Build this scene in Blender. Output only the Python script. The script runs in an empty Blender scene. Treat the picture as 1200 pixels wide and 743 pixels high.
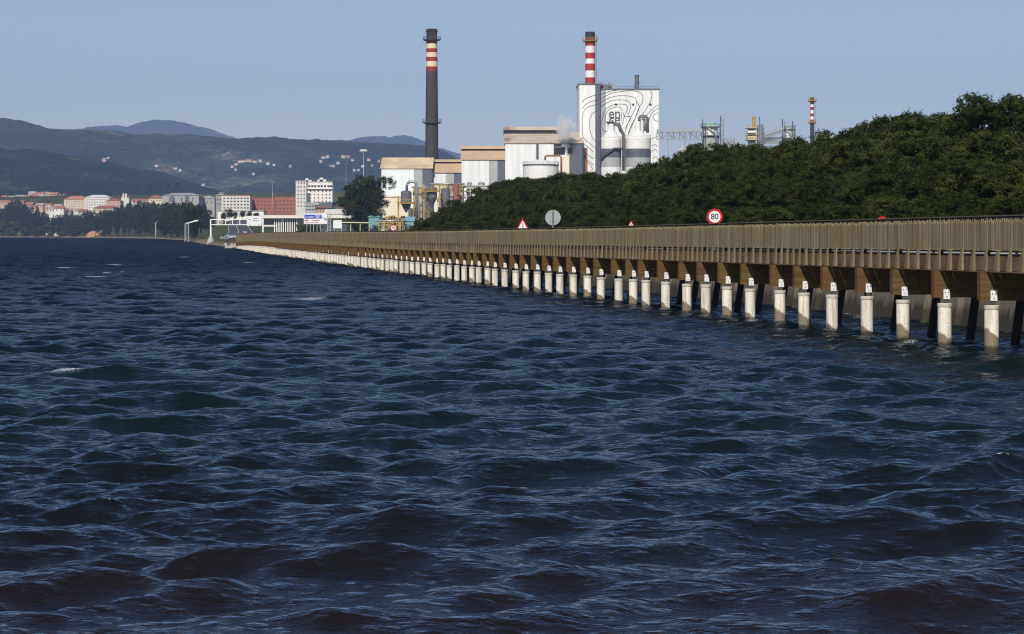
import bpy, math, random
import numpy as np
R = math.radians
PI = math.pi
scene = bpy.context.scene
COL = scene.collection
random.seed(7)
rng = np.random.default_rng(11)

# ------------------------------------------------------------------ camera, sky, sun, exposure
F = 2660.0      # focal length in pixels of a 1200 px wide frame
HC = 3.8        # eye height above the water
HY = 274.0      # row of the horizon
cam_d = bpy.data.cameras.new("camera")
cam = bpy.data.objects.new("camera", cam_d)
COL.objects.link(cam)
cam.location = (0, 0, HC)
cam.rotation_euler = (R(90), 0, 0)
cam_d.sensor_width = 36.0
cam_d.lens = F / 1200.0 * 36.0
cam_d.shift_y = -(371.5 - HY) / 1200.0
cam_d.clip_start = 0.5
cam_d.clip_end = 60000
scene.camera = cam

HAZE = 6.5e-5     # per metre
SUN_EL, SUN_AZ = 40.0, 12.0    # the sun stands behind the camera, a little to the left
world = bpy.data.worlds.new("World")
scene.world = world
world.use_nodes = True
wn = world.node_tree
for n in list(wn.nodes):
    wn.nodes.remove(n)
w_out = wn.nodes.new("ShaderNodeOutputWorld")
w_bg = wn.nodes.new("ShaderNodeBackground")
w_sky = wn.nodes.new("ShaderNodeTexSky")
w_sky.sky_type = 'NISHITA'
w_sky.sun_disc = False
w_sky.sun_elevation = R(SUN_EL)
w_sky.sun_rotation = R(180 + SUN_AZ)
w_sky.altitude = 0
w_sky.air_density = 1.0
w_sky.dust_density = 0.15
w_sky.ozone_density = 4.0
w_bg.inputs[1].default_value = 0.0855
w_tint = wn.nodes.new("ShaderNodeMix"); w_tint.data_type = 'RGBA'; w_tint.blend_type = 'MULTIPLY'   # white balance of the sky
w_tint.inputs["Factor"].default_value = 1.0; w_tint.inputs["B"].default_value = (1.125, 1.045, 1.025, 1)
wn.links.new(w_sky.outputs[0], w_tint.inputs["A"])
wn.links.new(w_tint.outputs["Result"], w_bg.inputs[0])
wn.links.new(w_bg.outputs[0], w_out.inputs[0])

sun_d = bpy.data.lights.new("sun", 'SUN')
sun_d.energy = 4.8
sun_d.angle = R(0.53)
sun_d.color = (1.0, 0.93, 0.82)
sun = bpy.data.objects.new("sun", sun_d)
COL.objects.link(sun)
from mathutils import Vector, Matrix
sun_dir = Vector((math.sin(R(SUN_AZ)) * math.cos(R(SUN_EL)), math.cos(R(SUN_AZ)) * math.cos(R(SUN_EL)), -math.sin(R(SUN_EL))))
sun.rotation_euler = sun_dir.to_track_quat('-Z', 'Y').to_euler()
scene.view_settings.view_transform = 'Standard'
scene.view_settings.look = 'None'
scene.view_settings.exposure = 0.0
scene.view_settings.gamma = 1.0
scene.cycles.max_bounces = 6
scene.cycles.volume_bounces = 6
scene.cycles.transparent_max_bounces = 8
scene.cycles.use_denoising = True
scene.cycles.filter_width = 1.15

# ------------------------------------------------------------------ helpers
def pX(x, Y): return (x - 600.0) * Y / F
def pZ(y, Y): return HC + (HY - y) * Y / F

def tag(o, label=None, cat=None, group=None, kind=None):
    if label: o["label"] = label
    if cat: o["category"] = cat
    if group: o["group"] = group
    if kind: o["kind"] = kind
    return o

def empty(name, loc, label, cat, group=None, rz=0.0):
    o = bpy.data.objects.new(name, None)
    COL.objects.link(o)
    o.location = loc
    o.rotation_euler = (0, 0, rz)
    o.empty_display_size = 0.3
    return tag(o, label, cat, group)

def link(name, me, parent=None, loc=(0, 0, 0), rot=(0, 0, 0), sc=(1, 1, 1)):
    o = bpy.data.objects.new(name, me)
    COL.objects.link(o)
    if parent: o.parent = parent
    o.location = loc; o.rotation_euler = rot; o.scale = sc
    return o

class MB:
    """collects shapes into one mesh; coordinates are local to origin o"""
    def __init__(s, o=(0, 0, 0)):
        s.v = []; s.f = []; s.m = []; s.o = Vector(o); s.sm = []
    def add(s, vs, fs, mi=0, smooth=False):
        b = len(s.v)
        s.v += [(v[0] - s.o.x, v[1] - s.o.y, v[2] - s.o.z) for v in vs]
        for f in fs:
            s.f.append(tuple(b + i for i in f)); s.m.append(mi); s.sm.append(smooth)
    def box(s, x0, x1, y0, y1, z0, z1, mi=0):
        s.add([(x0, y0, z0), (x1, y0, z0), (x1, y1, z0), (x0, y1, z0), (x0, y0, z1), (x1, y0, z1), (x1, y1, z1), (x0, y1, z1)],
              [(0, 3, 2, 1), (4, 5, 6, 7), (0, 1, 5, 4), (1, 2, 6, 5), (2, 3, 7, 6), (3, 0, 4, 7)], mi)
    def quad(s, a, b, c, d, mi=0): s.add([a, b, c, d], [(0, 1, 2, 3)], mi)
    def bar(s, a, b, w, h=None, mi=0):
        """square bar between two points"""
        a = Vector(a); b = Vector(b); h = h or w
        d = (b - a).normalized()
        up = Vector((0, 0, 1)) if abs(d.z) < 0.95 else Vector((0, 1, 0))
        r = d.cross(up).normalized() * w / 2; u = r.cross(d).normalized() * h / 2
        vs = [a - r - u, a + r - u, a + r + u, a - r + u, b - r - u, b + r - u, b + r + u, b - r + u]
        s.add(vs, [(0, 3, 2, 1), (4, 5, 6, 7), (0, 1, 5, 4), (1, 2, 6, 5), (2, 3, 7, 6), (3, 0, 4, 7)], mi)
    def lathe(s, cx, cy, prof, n=24, mis=None, cap=True, smooth=True):
        """prof: list of (radius, z) from bottom to top"""
        def ring(r, z): return [(cx + r * math.cos(2 * PI * k / n), cy + r * math.sin(2 * PI * k / n), z) for k in range(n)]
        for i in range(len(prof) - 1):
            s.add(ring(*prof[i]) + ring(*prof[i + 1]), [(k, (k + 1) % n, n + (k + 1) % n, n + k) for k in range(n)], mis[i] if mis else 0, smooth)
        if cap:
            s.add(ring(*prof[-1]), [tuple(range(n))], mis[-1] if mis else 0)
            s.add(ring(*prof[0]), [tuple(reversed(range(n)))], mis[0] if mis else 0)
    def tube(s, pts, r, n=8, mi=0):
        pts = [Vector(p) for p in pts]
        vs = []
        for i, p in enumerate(pts):
            d = (pts[min(i + 1, len(pts) - 1)] - pts[max(i - 1, 0)]).normalized()
            up = Vector((0, 0, 1)) if abs(d.z) < 0.9 else Vector((0, 1, 0))
            a = d.cross(up).normalized(); b = a.cross(d).normalized()
            rr = r[i] if isinstance(r, (list, tuple)) else r
            for k in range(n):
                t = 2 * PI * k / n
                vs.append(p + a * rr * math.cos(t) + b * rr * math.sin(t))
        fs = []
        for i in range(len(pts) - 1):
            for k in range(n):
                fs.append((i * n + k, (i + 1) * n + k, (i + 1) * n + (k + 1) % n, i * n + (k + 1) % n))
        fs.append(tuple(range(n))); fs.append(tuple((len(pts) - 1) * n + k for k in reversed(range(n))))
        s.add(vs, fs, mi, True)
    def mesh(s, name, mats):
        me = bpy.data.meshes.new(name)
        me.from_pydata(s.v, [], s.f)
        if not isinstance(mats, (list, tuple)): mats = [mats]
        for m in mats: me.materials.append(m)
        me.polygons.foreach_set("material_index", s.m)
        me.polygons.foreach_set("use_smooth", s.sm)
        me.update()
        return me
    def build(s, name, mats, parent=None, loc=None):
        me = s.mesh(name, mats)
        o = link(name, me, parent)
        if parent is None: o.location = s.o
        elif loc is not None: o.location = loc
        return o

# ------------------------------------------------------------------ materials
def nodes(name):
    m = bpy.data.materials.new(name); m.use_nodes = True
    nt = m.node_tree
    b = nt.nodes["Principled BSDF"]
    return m, nt, b

def N(nt, t, **kw):
    n = nt.nodes.new(t)
    for k, v in kw.items(): setattr(n, k, v)
    return n

def mat(name, c1, c2=None, scale=1.0, rough=0.7, stretch=(1, 1, 1), bump=0.0, metal=0.0, detail=4, lo=0.35, hi=0.65, coord='Object',
        c3=None, scale3=0.2, f3=(0.5, 0.7), spec=0.3, objrand=0.0):
    m, nt, b = nodes(name)
    b.inputs["Roughness"].default_value = rough
    b.inputs["Metallic"].default_value = metal
    b.inputs["Specular IOR Level"].default_value = spec
    if c2 is None: c2 = tuple(c * 0.8 for c in c1)
    tc = N(nt, "ShaderNodeTexCoord"); mp = N(nt, "ShaderNodeMapping")
    mp.inputs["Scale"].default_value = stretch
    if coord == 'World':
        g = N(nt, "ShaderNodeNewGeometry"); nt.links.new(g.outputs["Position"], mp.inputs["Vector"])
    else:
        nt.links.new(tc.outputs[coord], mp.inputs["Vector"])
    no = N(nt, "ShaderNodeTexNoise"); no.inputs["Scale"].default_value = scale; no.inputs["Detail"].default_value = detail
    nt.links.new(mp.outputs[0], no.inputs["Vector"])
    mr = N(nt, "ShaderNodeMapRange"); mr.inputs["From Min"].default_value = lo; mr.inputs["From Max"].default_value = hi
    nt.links.new(no.outputs[0], mr.inputs["Value"])
    mx = N(nt, "ShaderNodeMix", data_type='RGBA')
    mx.inputs["A"].default_value = (*c1, 1); mx.inputs["B"].default_value = (*c2, 1)
    nt.links.new(mr.outputs[0], mx.inputs["Factor"])
    out = mx.outputs["Result"]
    if c3 is not None:
        n3 = N(nt, "ShaderNodeTexNoise"); n3.inputs["Scale"].default_value = scale3; n3.inputs["Detail"].default_value = 5
        nt.links.new(mp.outputs[0], n3.inputs["Vector"])
        m3 = N(nt, "ShaderNodeMapRange"); m3.inputs["From Min"].default_value = f3[0]; m3.inputs["From Max"].default_value = f3[1]
        nt.links.new(n3.outputs[0], m3.inputs["Value"])
        x3 = N(nt, "ShaderNodeMix", data_type='RGBA'); x3.inputs["B"].default_value = (*c3, 1)
        nt.links.new(out, x3.inputs["A"]); nt.links.new(m3.outputs[0], x3.inputs["Factor"])
        out = x3.outputs["Result"]
    if objrand:
        oi = N(nt, "ShaderNodeObjectInfo")
        hs = N(nt, "ShaderNodeHueSaturation")
        r1 = N(nt, "ShaderNodeMapRange"); r1.inputs["To Min"].default_value = 1 - objrand; r1.inputs["To Max"].default_value = 1 + objrand
        nt.links.new(oi.outputs["Random"], r1.inputs["Value"]); nt.links.new(r1.outputs[0], hs.inputs["Value"])
        nt.links.new(out, hs.inputs["Color"]); out = hs.outputs["Color"]
    nt.links.new(out, b.inputs["Base Color"])
    if bump:
        bp = N(nt, "ShaderNodeBump"); bp.inputs["Strength"].default_value = min(1, bump); bp.inputs["Distance"].default_value = 0.05
        nt.links.new(no.outputs[0], bp.inputs["Height"]); nt.links.new(bp.outputs[0], b.inputs["Normal"])
    return m

M = {}
M['white_clad'] = mat('white cladding', (0.86, 0.85, 0.82), (0.66, 0.68, 0.69), scale=0.5, stretch=(1, 1, 0.06), rough=0.6, c3=(0.5, 0.47, 0.42), scale3=0.35, f3=(0.62, 0.85))
M['blue_clad'] = mat('pale blue white cladding', (0.76, 0.80, 0.81), (0.70, 0.74, 0.76), scale=0.6, stretch=(1, 1, 0.06), rough=0.6, c3=(0.48, 0.46, 0.42), scale3=0.3, f3=(0.62, 0.9))
M['cream_clad'] = mat('cream cladding', (0.80, 0.72, 0.55), (0.74, 0.66, 0.50), scale=0.5, stretch=(1, 1, 0.1), rough=0.6)
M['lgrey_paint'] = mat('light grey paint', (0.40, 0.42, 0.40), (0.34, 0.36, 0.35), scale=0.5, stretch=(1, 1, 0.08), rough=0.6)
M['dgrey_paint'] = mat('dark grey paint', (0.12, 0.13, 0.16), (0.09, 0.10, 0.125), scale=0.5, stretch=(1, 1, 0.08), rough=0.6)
M['cream_roof'] = mat('dusty cream roof', (0.66, 0.53, 0.35), (0.60, 0.46, 0.29), scale=0.25, rough=0.85, c3=(0.50, 0.36, 0.24), scale3=0.12, f3=(0.45, 0.6))
M['tan_roof'] = mat('dusty tan roof', (0.52, 0.38, 0.25), (0.44, 0.31, 0.20), scale=0.3, rough=0.85, c3=(0.50, 0.38, 0.25), scale3=0.2, f3=(0.5, 0.7))
M['brown_roof'] = mat('weathered brown roof', (0.42, 0.34, 0.27), (0.52, 0.44, 0.36), scale=0.2, rough=0.85, c3=(0.17, 0.12, 0.10), scale3=0.09, f3=(0.55, 0.75))
M['black'] = mat('black opening', (0.02, 0.02, 0.022), (0.03, 0.03, 0.03), rough=0.5)
M['line_black'] = mat('black contour paint', (0.04, 0.035, 0.03), (0.06, 0.05, 0.045), rough=0.6)
M['steel'] = mat('grey steel', (0.20, 0.20, 0.205), (0.13, 0.13, 0.135), scale=1.0, rough=0.5, metal=0.3)
M['dark_steel'] = mat('dark steel', (0.06, 0.06, 0.065), (0.09, 0.085, 0.08), scale=1.0, rough=0.55)
M['galv'] = mat('galvanised steel', (0.42, 0.44, 0.46), (0.34, 0.35, 0.37), scale=2.0, rough=0.45, metal=0.4)
M['yellow'] = mat('yellow steel paint', (0.46, 0.30, 0.05), (0.36, 0.23, 0.05), scale=1.0, rough=0.6)
M['pale_yellow'] = mat('pale yellow paint', (0.66, 0.60, 0.34), (0.60, 0.55, 0.38), scale=1.0, rough=0.6)
M['green_mach'] = mat('pale green machine', (0.25, 0.45, 0.36), (0.2, 0.36, 0.3), scale=1.0, rough=0.6)
M['teal'] = mat('teal shed paint', (0.15, 0.34, 0.35), (0.20, 0.37, 0.38), scale=0.6, rough=0.6)
M['red_paint'] = mat('chimney red', (0.42, 0.035, 0.025), (0.34, 0.03, 0.025), scale=0.6, rough=0.6)
M['dull_red'] = mat('dull red', (0.28, 0.035, 0.03), (0.22, 0.03, 0.03), scale=0.6, rough=0.7)
M['white_paint'] = mat('white paint', (0.80, 0.79, 0.76), (0.72, 0.71, 0.69), scale=0.6, rough=0.5)
M['cream_paint'] = mat('cream paint', (0.72, 0.62, 0.44), (0.66, 0.55, 0.40), scale=0.6, rough=0.6)
M['chimney_dark'] = mat('dark chimney concrete', (0.055, 0.055, 0.055), (0.042, 0.042, 0.043), scale=0.5, stretch=(1, 1, 0.2), rough=0.8, c3=(0.10, 0.095, 0.09), scale3=0.15, f3=(0.5, 0.75))
M['chimney_black'] = mat('sooty chimney top', (0.03, 0.03, 0.03), (0.045, 0.042, 0.04), scale=0.5, rough=0.9)
M['rust'] = mat('rusty steel', (0.22, 0.09, 0.05), (0.30, 0.14, 0.08), scale=1.5, rough=0.85)
M['asphalt'] = mat('asphalt', (0.055, 0.055, 0.06), (0.075, 0.075, 0.08), scale=0.8, rough=0.9, coord='World')
M['road_white'] = mat('road marking white', (0.7, 0.7, 0.68), (0.6, 0.6, 0.58), scale=1, rough=0.7)
M['concrete'] = mat('concrete', (0.40, 0.385, 0.35), (0.32, 0.30, 0.27), scale=0.8, rough=0.85, bump=0.2)
M['glass'] = mat('dark window glass', (0.03, 0.035, 0.045), (0.05, 0.055, 0.065), scale=0.3, rough=0.15, spec=0.6)
M['sign_white'] = mat('sign white', (0.78, 0.78, 0.78), (0.72, 0.72, 0.72), scale=2, rough=0.4)
M['sign_red'] = mat('sign red', (0.50, 0.02, 0.02), (0.42, 0.02, 0.02), scale=2, rough=0.4)
M['sign_back'] = mat('sign back grey', (0.36, 0.38, 0.39), (0.30, 0.32, 0.33), scale=2.5, rough=0.5, metal=0.2)
M['sign_blue'] = mat('sign blue', (0.03, 0.09, 0.42), (0.025, 0.075, 0.36), scale=2, rough=0.4)
M['house_white'] = mat('white render', (0.74, 0.71, 0.66), (0.64, 0.61, 0.56), scale=0.3, rough=0.8, objrand=0.12)
M['house_cream'] = mat('cream render', (0.66, 0.58, 0.42), (0.58, 0.50, 0.36), scale=0.3, rough=0.8, objrand=0.12)
M['house_pink'] = mat('pale pink render', (0.55, 0.36, 0.28), (0.48, 0.32, 0.25), scale=0.3, rough=0.8, objrand=0.12)
M['house_grey'] = mat('grey render', (0.36, 0.35, 0.34), (0.30, 0.29, 0.29), scale=0.15, rough=0.8, objrand=0.1)
M['tile_roof'] = mat('red tile roof', (0.25, 0.10, 0.07), (0.33, 0.14, 0.09), scale=0.6, rough=0.85, objrand=0.2)
M['orange_roof'] = mat('orange tile roof', (0.40, 0.18, 0.09), (0.34, 0.15, 0.08), scale=0.5, rough=0.85, objrand=0.15)
M['brick'] = mat('red brick', (0.36, 0.135, 0.085), (0.29, 0.11, 0.075), scale=0.4, rough=0.85)
M['car_white'] = mat('car white', (0.75, 0.75, 0.75), (0.7, 0.7, 0.7), rough=0.3, spec=0.6)
M['car_dark'] = mat('car dark', (0.03, 0.035, 0.05), (0.04, 0.04, 0.05), rough=0.3, spec=0.6)
M['car_silver'] = mat('car silver', (0.42, 0.43, 0.45), (0.38, 0.39, 0.41), rough=0.3, metal=0.5)
M['car_red'] = mat('car red', (0.35, 0.03, 0.03), (0.3, 0.03, 0.03), rough=0.3, spec=0.6)
M['tyre'] = mat('tyre rubber', (0.02, 0.02, 0.02), (0.03, 0.03, 0.03), rough=0.9)
M['bark'] = mat('bark', (0.05, 0.04, 0.03), (0.09, 0.075, 0.055), scale=2, stretch=(1, 1, 0.3), rough=0.95, bump=0.5)
M['mound'] = mat('reddish earth', (0.35, 0.17, 0.10), (0.42, 0.25, 0.16), scale=0.6, rough=0.95)

def wood_mat(name, c1, c2, c3, grain=(6, 6, 0.5), facev=True, horiz=False):
    """weathered wood: per board tone from the attribute 'tone', grain and stains by noise"""
    m, nt, b = nodes(name)
    b.inputs["Roughness"].default_value = 0.88
    b.inputs["Specular IOR Level"].default_value = 0.2
    g = N(nt, "ShaderNodeNewGeometry"); mp = N(nt, "ShaderNodeMapping"); mp.inputs["Scale"].default_value = grain
    nt.links.new(g.outputs["Position"], mp.inputs["Vector"])
    no = N(nt, "ShaderNodeTexNoise"); no.inputs["Scale"].default_value = 2.0; no.inputs["Detail"].default_value = 6
    nt.links.new(mp.outputs[0], no.inputs["Vector"])
    n2 = N(nt, "ShaderNodeTexNoise"); n2.inputs["Scale"].default_value = 0.9; n2.inputs["Detail"].default_value = 4
    nt.links.new(g.outputs["Position"], n2.inputs["Vector"])
    mr = N(nt, "ShaderNodeMapRange"); mr.inputs["From Min"].default_value = 0.35; mr.inputs["From Max"].default_value = 0.68
    nt.links.new(no.outputs[0], mr.inputs["Value"])
    mx = N(nt, "ShaderNodeMix", data_type='RGBA'); mx.inputs["A"].default_value = (*c1, 1); mx.inputs["B"].default_value = (*c2, 1)
    nt.links.new(mr.outputs[0], mx.inputs["Factor"])
    m2 = N(nt, "ShaderNodeMapRange"); m2.inputs["From Min"].default_value = 0.48; m2.inputs["From Max"].default_value = 0.62
    nt.links.new(n2.outputs[0], m2.inputs["Value"])
    x2 = N(nt, "ShaderNodeMix", data_type='RGBA'); x2.inputs["B"].default_value = (*c3, 1)
    nt.links.new(mx.outputs["Result"], x2.inputs["A"]); nt.links.new(m2.outputs[0], x2.inputs["Factor"])
    at = N(nt, "ShaderNodeAttribute"); at.attribute_name = "tone"
    r = N(nt, "ShaderNodeMapRange"); r.inputs["To Min"].default_value = 0.72; r.inputs["To Max"].default_value = 1.22
    nt.links.new(at.outputs["Fac"], r.inputs["Value"])
    hs = N(nt, "ShaderNodeHueSaturation"); nt.links.new(x2.outputs["Result"], hs.inputs["Color"])
    if facev: nt.links.new(r.outputs[0], hs.inputs["Value"])
    nt.links.new(hs.outputs[0], b.inputs["Base Color"])
    bp = N(nt, "ShaderNodeBump"); bp.inputs["Strength"].default_value = 0.5; bp.inputs["Distance"].default_value = 0.01
    nt.links.new(no.outputs[0], bp.inputs["Height"]); nt.links.new(bp.outputs[0], b.inputs["Normal"])
    return m
M['picket'] = wood_mat('weathered fence wood', (0.25, 0.212, 0.130), (0.18, 0.150, 0.088), (0.22, 0.165, 0.09))
M['fin'] = wood_mat('weathered post wood', (0.19, 0.17, 0.11), (0.14, 0.12, 0.075), (0.17, 0.135, 0.08))
M['fascia'] = wood_mat('reddish board wood', (0.15, 0.082, 0.045), (0.10, 0.055, 0.032), (0.17, 0.12, 0.07), grain=(0.5, 0.5, 6), facev=False)
M['beam'] = wood_mat('stained beam wood', (0.13, 0.088, 0.028), (0.07, 0.042, 0.017), (0.12, 0.055, 0.025), grain=(0.6, 0.6, 5), facev=False)
M['darkwood'] = wood_mat('dark wood', (0.022, 0.018, 0.014), (0.03, 0.025, 0.02), (0.02, 0.018, 0.015), facev=False)

def pile_mat():
    """pale jacketed concrete pile with a brown tide stain whose edge runs aslant"""
    m, nt, b = nodes('pile concrete')
    b.inputs["Roughness"].default_value = 0.8
    b.inputs["Specular IOR Level"].default_value = 0.25
    tc = N(nt, "ShaderNodeTexCoord"); sp = N(nt, "ShaderNodeSeparateXYZ"); nt.links.new(tc.outputs["Object"], sp.inputs[0])
    no = N(nt, "ShaderNodeTexNoise"); no.inputs["Scale"].default_value = 4.0; no.inputs["Detail"].default_value = 5
    g = N(nt, "ShaderNodeNewGeometry"); nt.links.new(g.outputs["Position"], no.inputs["Vector"])
    oi = N(nt, "ShaderNodeObjectInfo")
    # edge = z + 0.7*x - noise - random
    a = N(nt, "ShaderNodeMath", operation='MULTIPLY_ADD'); nt.links.new(sp.outputs["X"], a.inputs[0]); a.inputs[1].default_value = 0.75; nt.links.new(sp.outputs["Z"], a.inputs[2])
    c = N(nt, "ShaderNodeMath", operation='MULTIPLY_ADD'); nt.links.new(no.outputs[0], c.inputs[0]); c.inputs[1].default_value = -0.35; nt.links.new(a.outputs[0], c.inputs[2])
    d = N(nt, "ShaderNodeMath", operation='MULTIPLY_ADD'); nt.links.new(oi.outputs["Random"], d.inputs[0]); d.inputs[1].default_value = -0.42; nt.links.new(c.outputs[0], d.inputs[2])
    mr = N(nt, "ShaderNodeMapRange"); mr.inputs["From Min"].default_value = -0.03; mr.inputs["From Max"].default_value = 0.05
    nt.links.new(d.outputs[0], mr.inputs["Value"])
    n2 = N(nt, "ShaderNodeTexNoise"); n2.inputs["Scale"].default_value = 14.0; n2.inputs["Detail"].default_value = 4; nt.links.new(g.outputs["Position"], n2.inputs["Vector"])
    w = N(nt, "ShaderNodeMix", data_type='RGBA'); w.inputs["A"].default_value = (0.80, 0.76, 0.68, 1); w.inputs["B"].default_value = (0.62, 0.57, 0.48, 1)
    r2 = N(nt, "ShaderNodeMapRange"); r2.inputs["From Min"].default_value = 0.45; r2.inputs["From Max"].default_value = 0.75
    nt.links.new(n2.outputs[0], r2.inputs["Value"]); nt.links.new(r2.outputs[0], w.inputs["Factor"])
    s = N(nt, "ShaderNodeMix", data_type='RGBA'); s.inputs["A"].default_value = (0.17, 0.135, 0.09, 1); s.inputs["B"].default_value = (0.26, 0.215, 0.15, 1)
    nt.links.new(n2.outputs[0], s.inputs["Factor"])
    # rust and dirt running down from the head of the pile
    ms = N(nt, "ShaderNodeMapping"); ms.inputs["Scale"].default_value = (9, 9, 0.6); nt.links.new(g.outputs["Position"], ms.inputs[0])
    ns = N(nt, "ShaderNodeTexNoise"); ns.inputs["Scale"].default_value = 1.0; ns.inputs["Detail"].default_value = 4; nt.links.new(ms.outputs[0], ns.inputs["Vector"])
    rs = N(nt, "ShaderNodeMapRange"); rs.inputs["From Min"].default_value = 0.50; rs.inputs["From Max"].default_value = 0.72; rs.inputs["To Max"].default_value = 0.75; nt.links.new(ns.outputs[0], rs.inputs["Value"])
    ws = N(nt, "ShaderNodeMix", data_type='RGBA'); ws.inputs["B"].default_value = (0.36, 0.27, 0.17, 1); nt.links.new(w.outputs["Result"], ws.inputs["A"]); nt.links.new(rs.outputs[0], ws.inputs["Factor"]); w = ws
    x = N(nt, "ShaderNodeMix", data_type='RGBA'); nt.links.new(mr.outputs[0], x.inputs["Factor"])
    nt.links.new(s.outputs["Result"], x.inputs["A"]); nt.links.new(w.outputs["Result"], x.inputs["B"])
    # weed and wet concrete at the water line
    wz = N(nt, "ShaderNodeMath", operation='MULTIPLY_ADD'); nt.links.new(no.outputs[0], wz.inputs[0]); wz.inputs[1].default_value = -0.3; nt.links.new(sp.outputs["Z"], wz.inputs[2])
    wr = N(nt, "ShaderNodeMapRange"); wr.inputs["From Min"].default_value = -0.02; wr.inputs["From Max"].default_value = 0.10; nt.links.new(wz.outputs[0], wr.inputs["Value"])
    xw = N(nt, "ShaderNodeMix", data_type='RGBA'); xw.inputs["A"].default_value = (0.05, 0.045, 0.03, 1); nt.links.new(wr.outputs[0], xw.inputs["Factor"]); nt.links.new(x.outputs["Result"], xw.inputs["B"]); x = xw
    hs = N(nt, "ShaderNodeHueSaturation"); nt.links.new(x.outputs["Result"], hs.inputs["Color"])
    rr = N(nt, "ShaderNodeMapRange"); rr.inputs["To Min"].default_value = 0.82; rr.inputs["To Max"].default_value = 1.0
    nt.links.new(oi.outputs["Random"], rr.inputs["Value"]); nt.links.new(rr.outputs[0], hs.inputs["Value"])
    nt.links.new(hs.outputs[0], b.inputs["Base Color"])
    return m
M['pile'] = pile_mat()
M['pile_cap'] = mat('pile head concrete', (0.52, 0.49, 0.43), (0.40, 0.37, 0.32), scale=5, rough=0.85)

def seawall_mat():
    m, nt, b = nodes('sea wall concrete')
    b.inputs["Roughness"].default_value = 0.85
    g = N(nt, "ShaderNodeNewGeometry"); sp = N(nt, "ShaderNodeSeparateXYZ"); nt.links.new(g.outputs["Position"], sp.inputs[0])
    mp = N(nt, "ShaderNodeMapping"); mp.inputs["Scale"].default_value = (3, 3, 0.7); nt.links.new(g.outputs["Position"], mp.inputs[0])
    no = N(nt, "ShaderNodeTexNoise"); no.inputs["Scale"].default_value = 1.3; no.inputs["Detail"].default_value = 6; nt.links.new(mp.outputs[0], no.inputs["Vector"])
    c = N(nt, "ShaderNodeMath", operation='MULTIPLY_ADD'); nt.links.new(no.outputs[0], c.inputs[0]); c.inputs[1].default_value = -1.3; nt.links.new(sp.outputs["Z"], c.inputs[2])
    mr = N(nt, "ShaderNodeMapRange"); mr.inputs["From Min"].default_value = -0.1; mr.inputs["From Max"].default_value = 0.35; nt.links.new(c.outputs[0], mr.inputs["Value"])
    w = N(nt, "ShaderNodeMix", data_type='RGBA'); w.inputs["A"].default_value = (0.035, 0.028, 0.019, 1); w.inputs["B"].default_value = (0.135, 0.12, 0.09, 1)
    nt.links.new(mr.outputs[0], w.inputs["Factor"]); nt.links.new(w.outputs["Result"], b.inputs["Base Color"])
    return m
M['seawall'] = seawall_mat()

def leaf_mat(name, c1, c2, c3, var=0.25):
    m, nt, b = nodes(name)
    b.inputs["Roughness"].default_value = 0.8
    b.inputs["Specular IOR Level"].default_value = 0.08
    at = N(nt, "ShaderNodeAttribute"); at.attribute_name = "tone"
    oi = N(nt, "ShaderNodeObjectInfo")
    g = N(nt, "ShaderNodeNewGeometry")
    no = N(nt, "ShaderNodeTexNoise"); no.inputs["Scale"].default_value = 0.35; no.inputs["Detail"].default_value = 3; nt.links.new(g.outputs["Position"], no.inputs["Vector"])
    mx = N(nt, "ShaderNodeMix", data_type='RGBA'); mx.inputs["A"].default_value = (*c1, 1); mx.inputs["B"].default_value = (*c2, 1)
    nt.links.new(at.outputs["Fac"], mx.inputs["Factor"])
    m3 = N(nt, "ShaderNodeMapRange"); m3.inputs["From Min"].default_value = 0.52; m3.inputs["From Max"].default_value = 0.66; nt.links.new(no.outputs[0], m3.inputs["Value"])
    m4 = N(nt, "ShaderNodeMath", operation='MULTIPLY'); nt.links.new(m3.outputs[0], m4.inputs[0]); m4.inputs[1].default_value = 0.6
    x3 = N(nt, "ShaderNodeMix", data_type='RGBA'); x3.inputs["B"].default_value = (*c3, 1)
    nt.links.new(mx.outputs["Result"], x3.inputs["A"]); nt.links.new(m4.outputs[0], x3.inputs["Factor"])
    hs = N(nt, "ShaderNodeHueSaturation"); nt.links.new(x3.outputs["Result"], hs.inputs["Color"])
    rr = N(nt, "ShaderNodeMapRange"); rr.inputs["To Min"].default_value = 1 - var; rr.inputs["To Max"].default_value = 1 + var
    nt.links.new(oi.outputs["Random"], rr.inputs["Value"]); nt.links.new(rr.outputs[0], hs.inputs["Value"])
    nt.links.new(hs.outputs[0], b.inputs["Base Color"])
    return m
M['leaf'] = leaf_mat('broadleaf foliage', (0.009, 0.016, 0.003), (0.042, 0.056, 0.010), (0.064, 0.065, 0.015))
M['pine'] = leaf_mat('pine foliage', (0.013, 0.022, 0.010), (0.030, 0.042, 0.018), (0.034, 0.042, 0.02), 0.2)
M['bush'] = leaf_mat('bush foliage', (0.03, 0.046, 0.013), (0.065, 0.08, 0.024), (0.085, 0.082, 0.03), 0.25)
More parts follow.
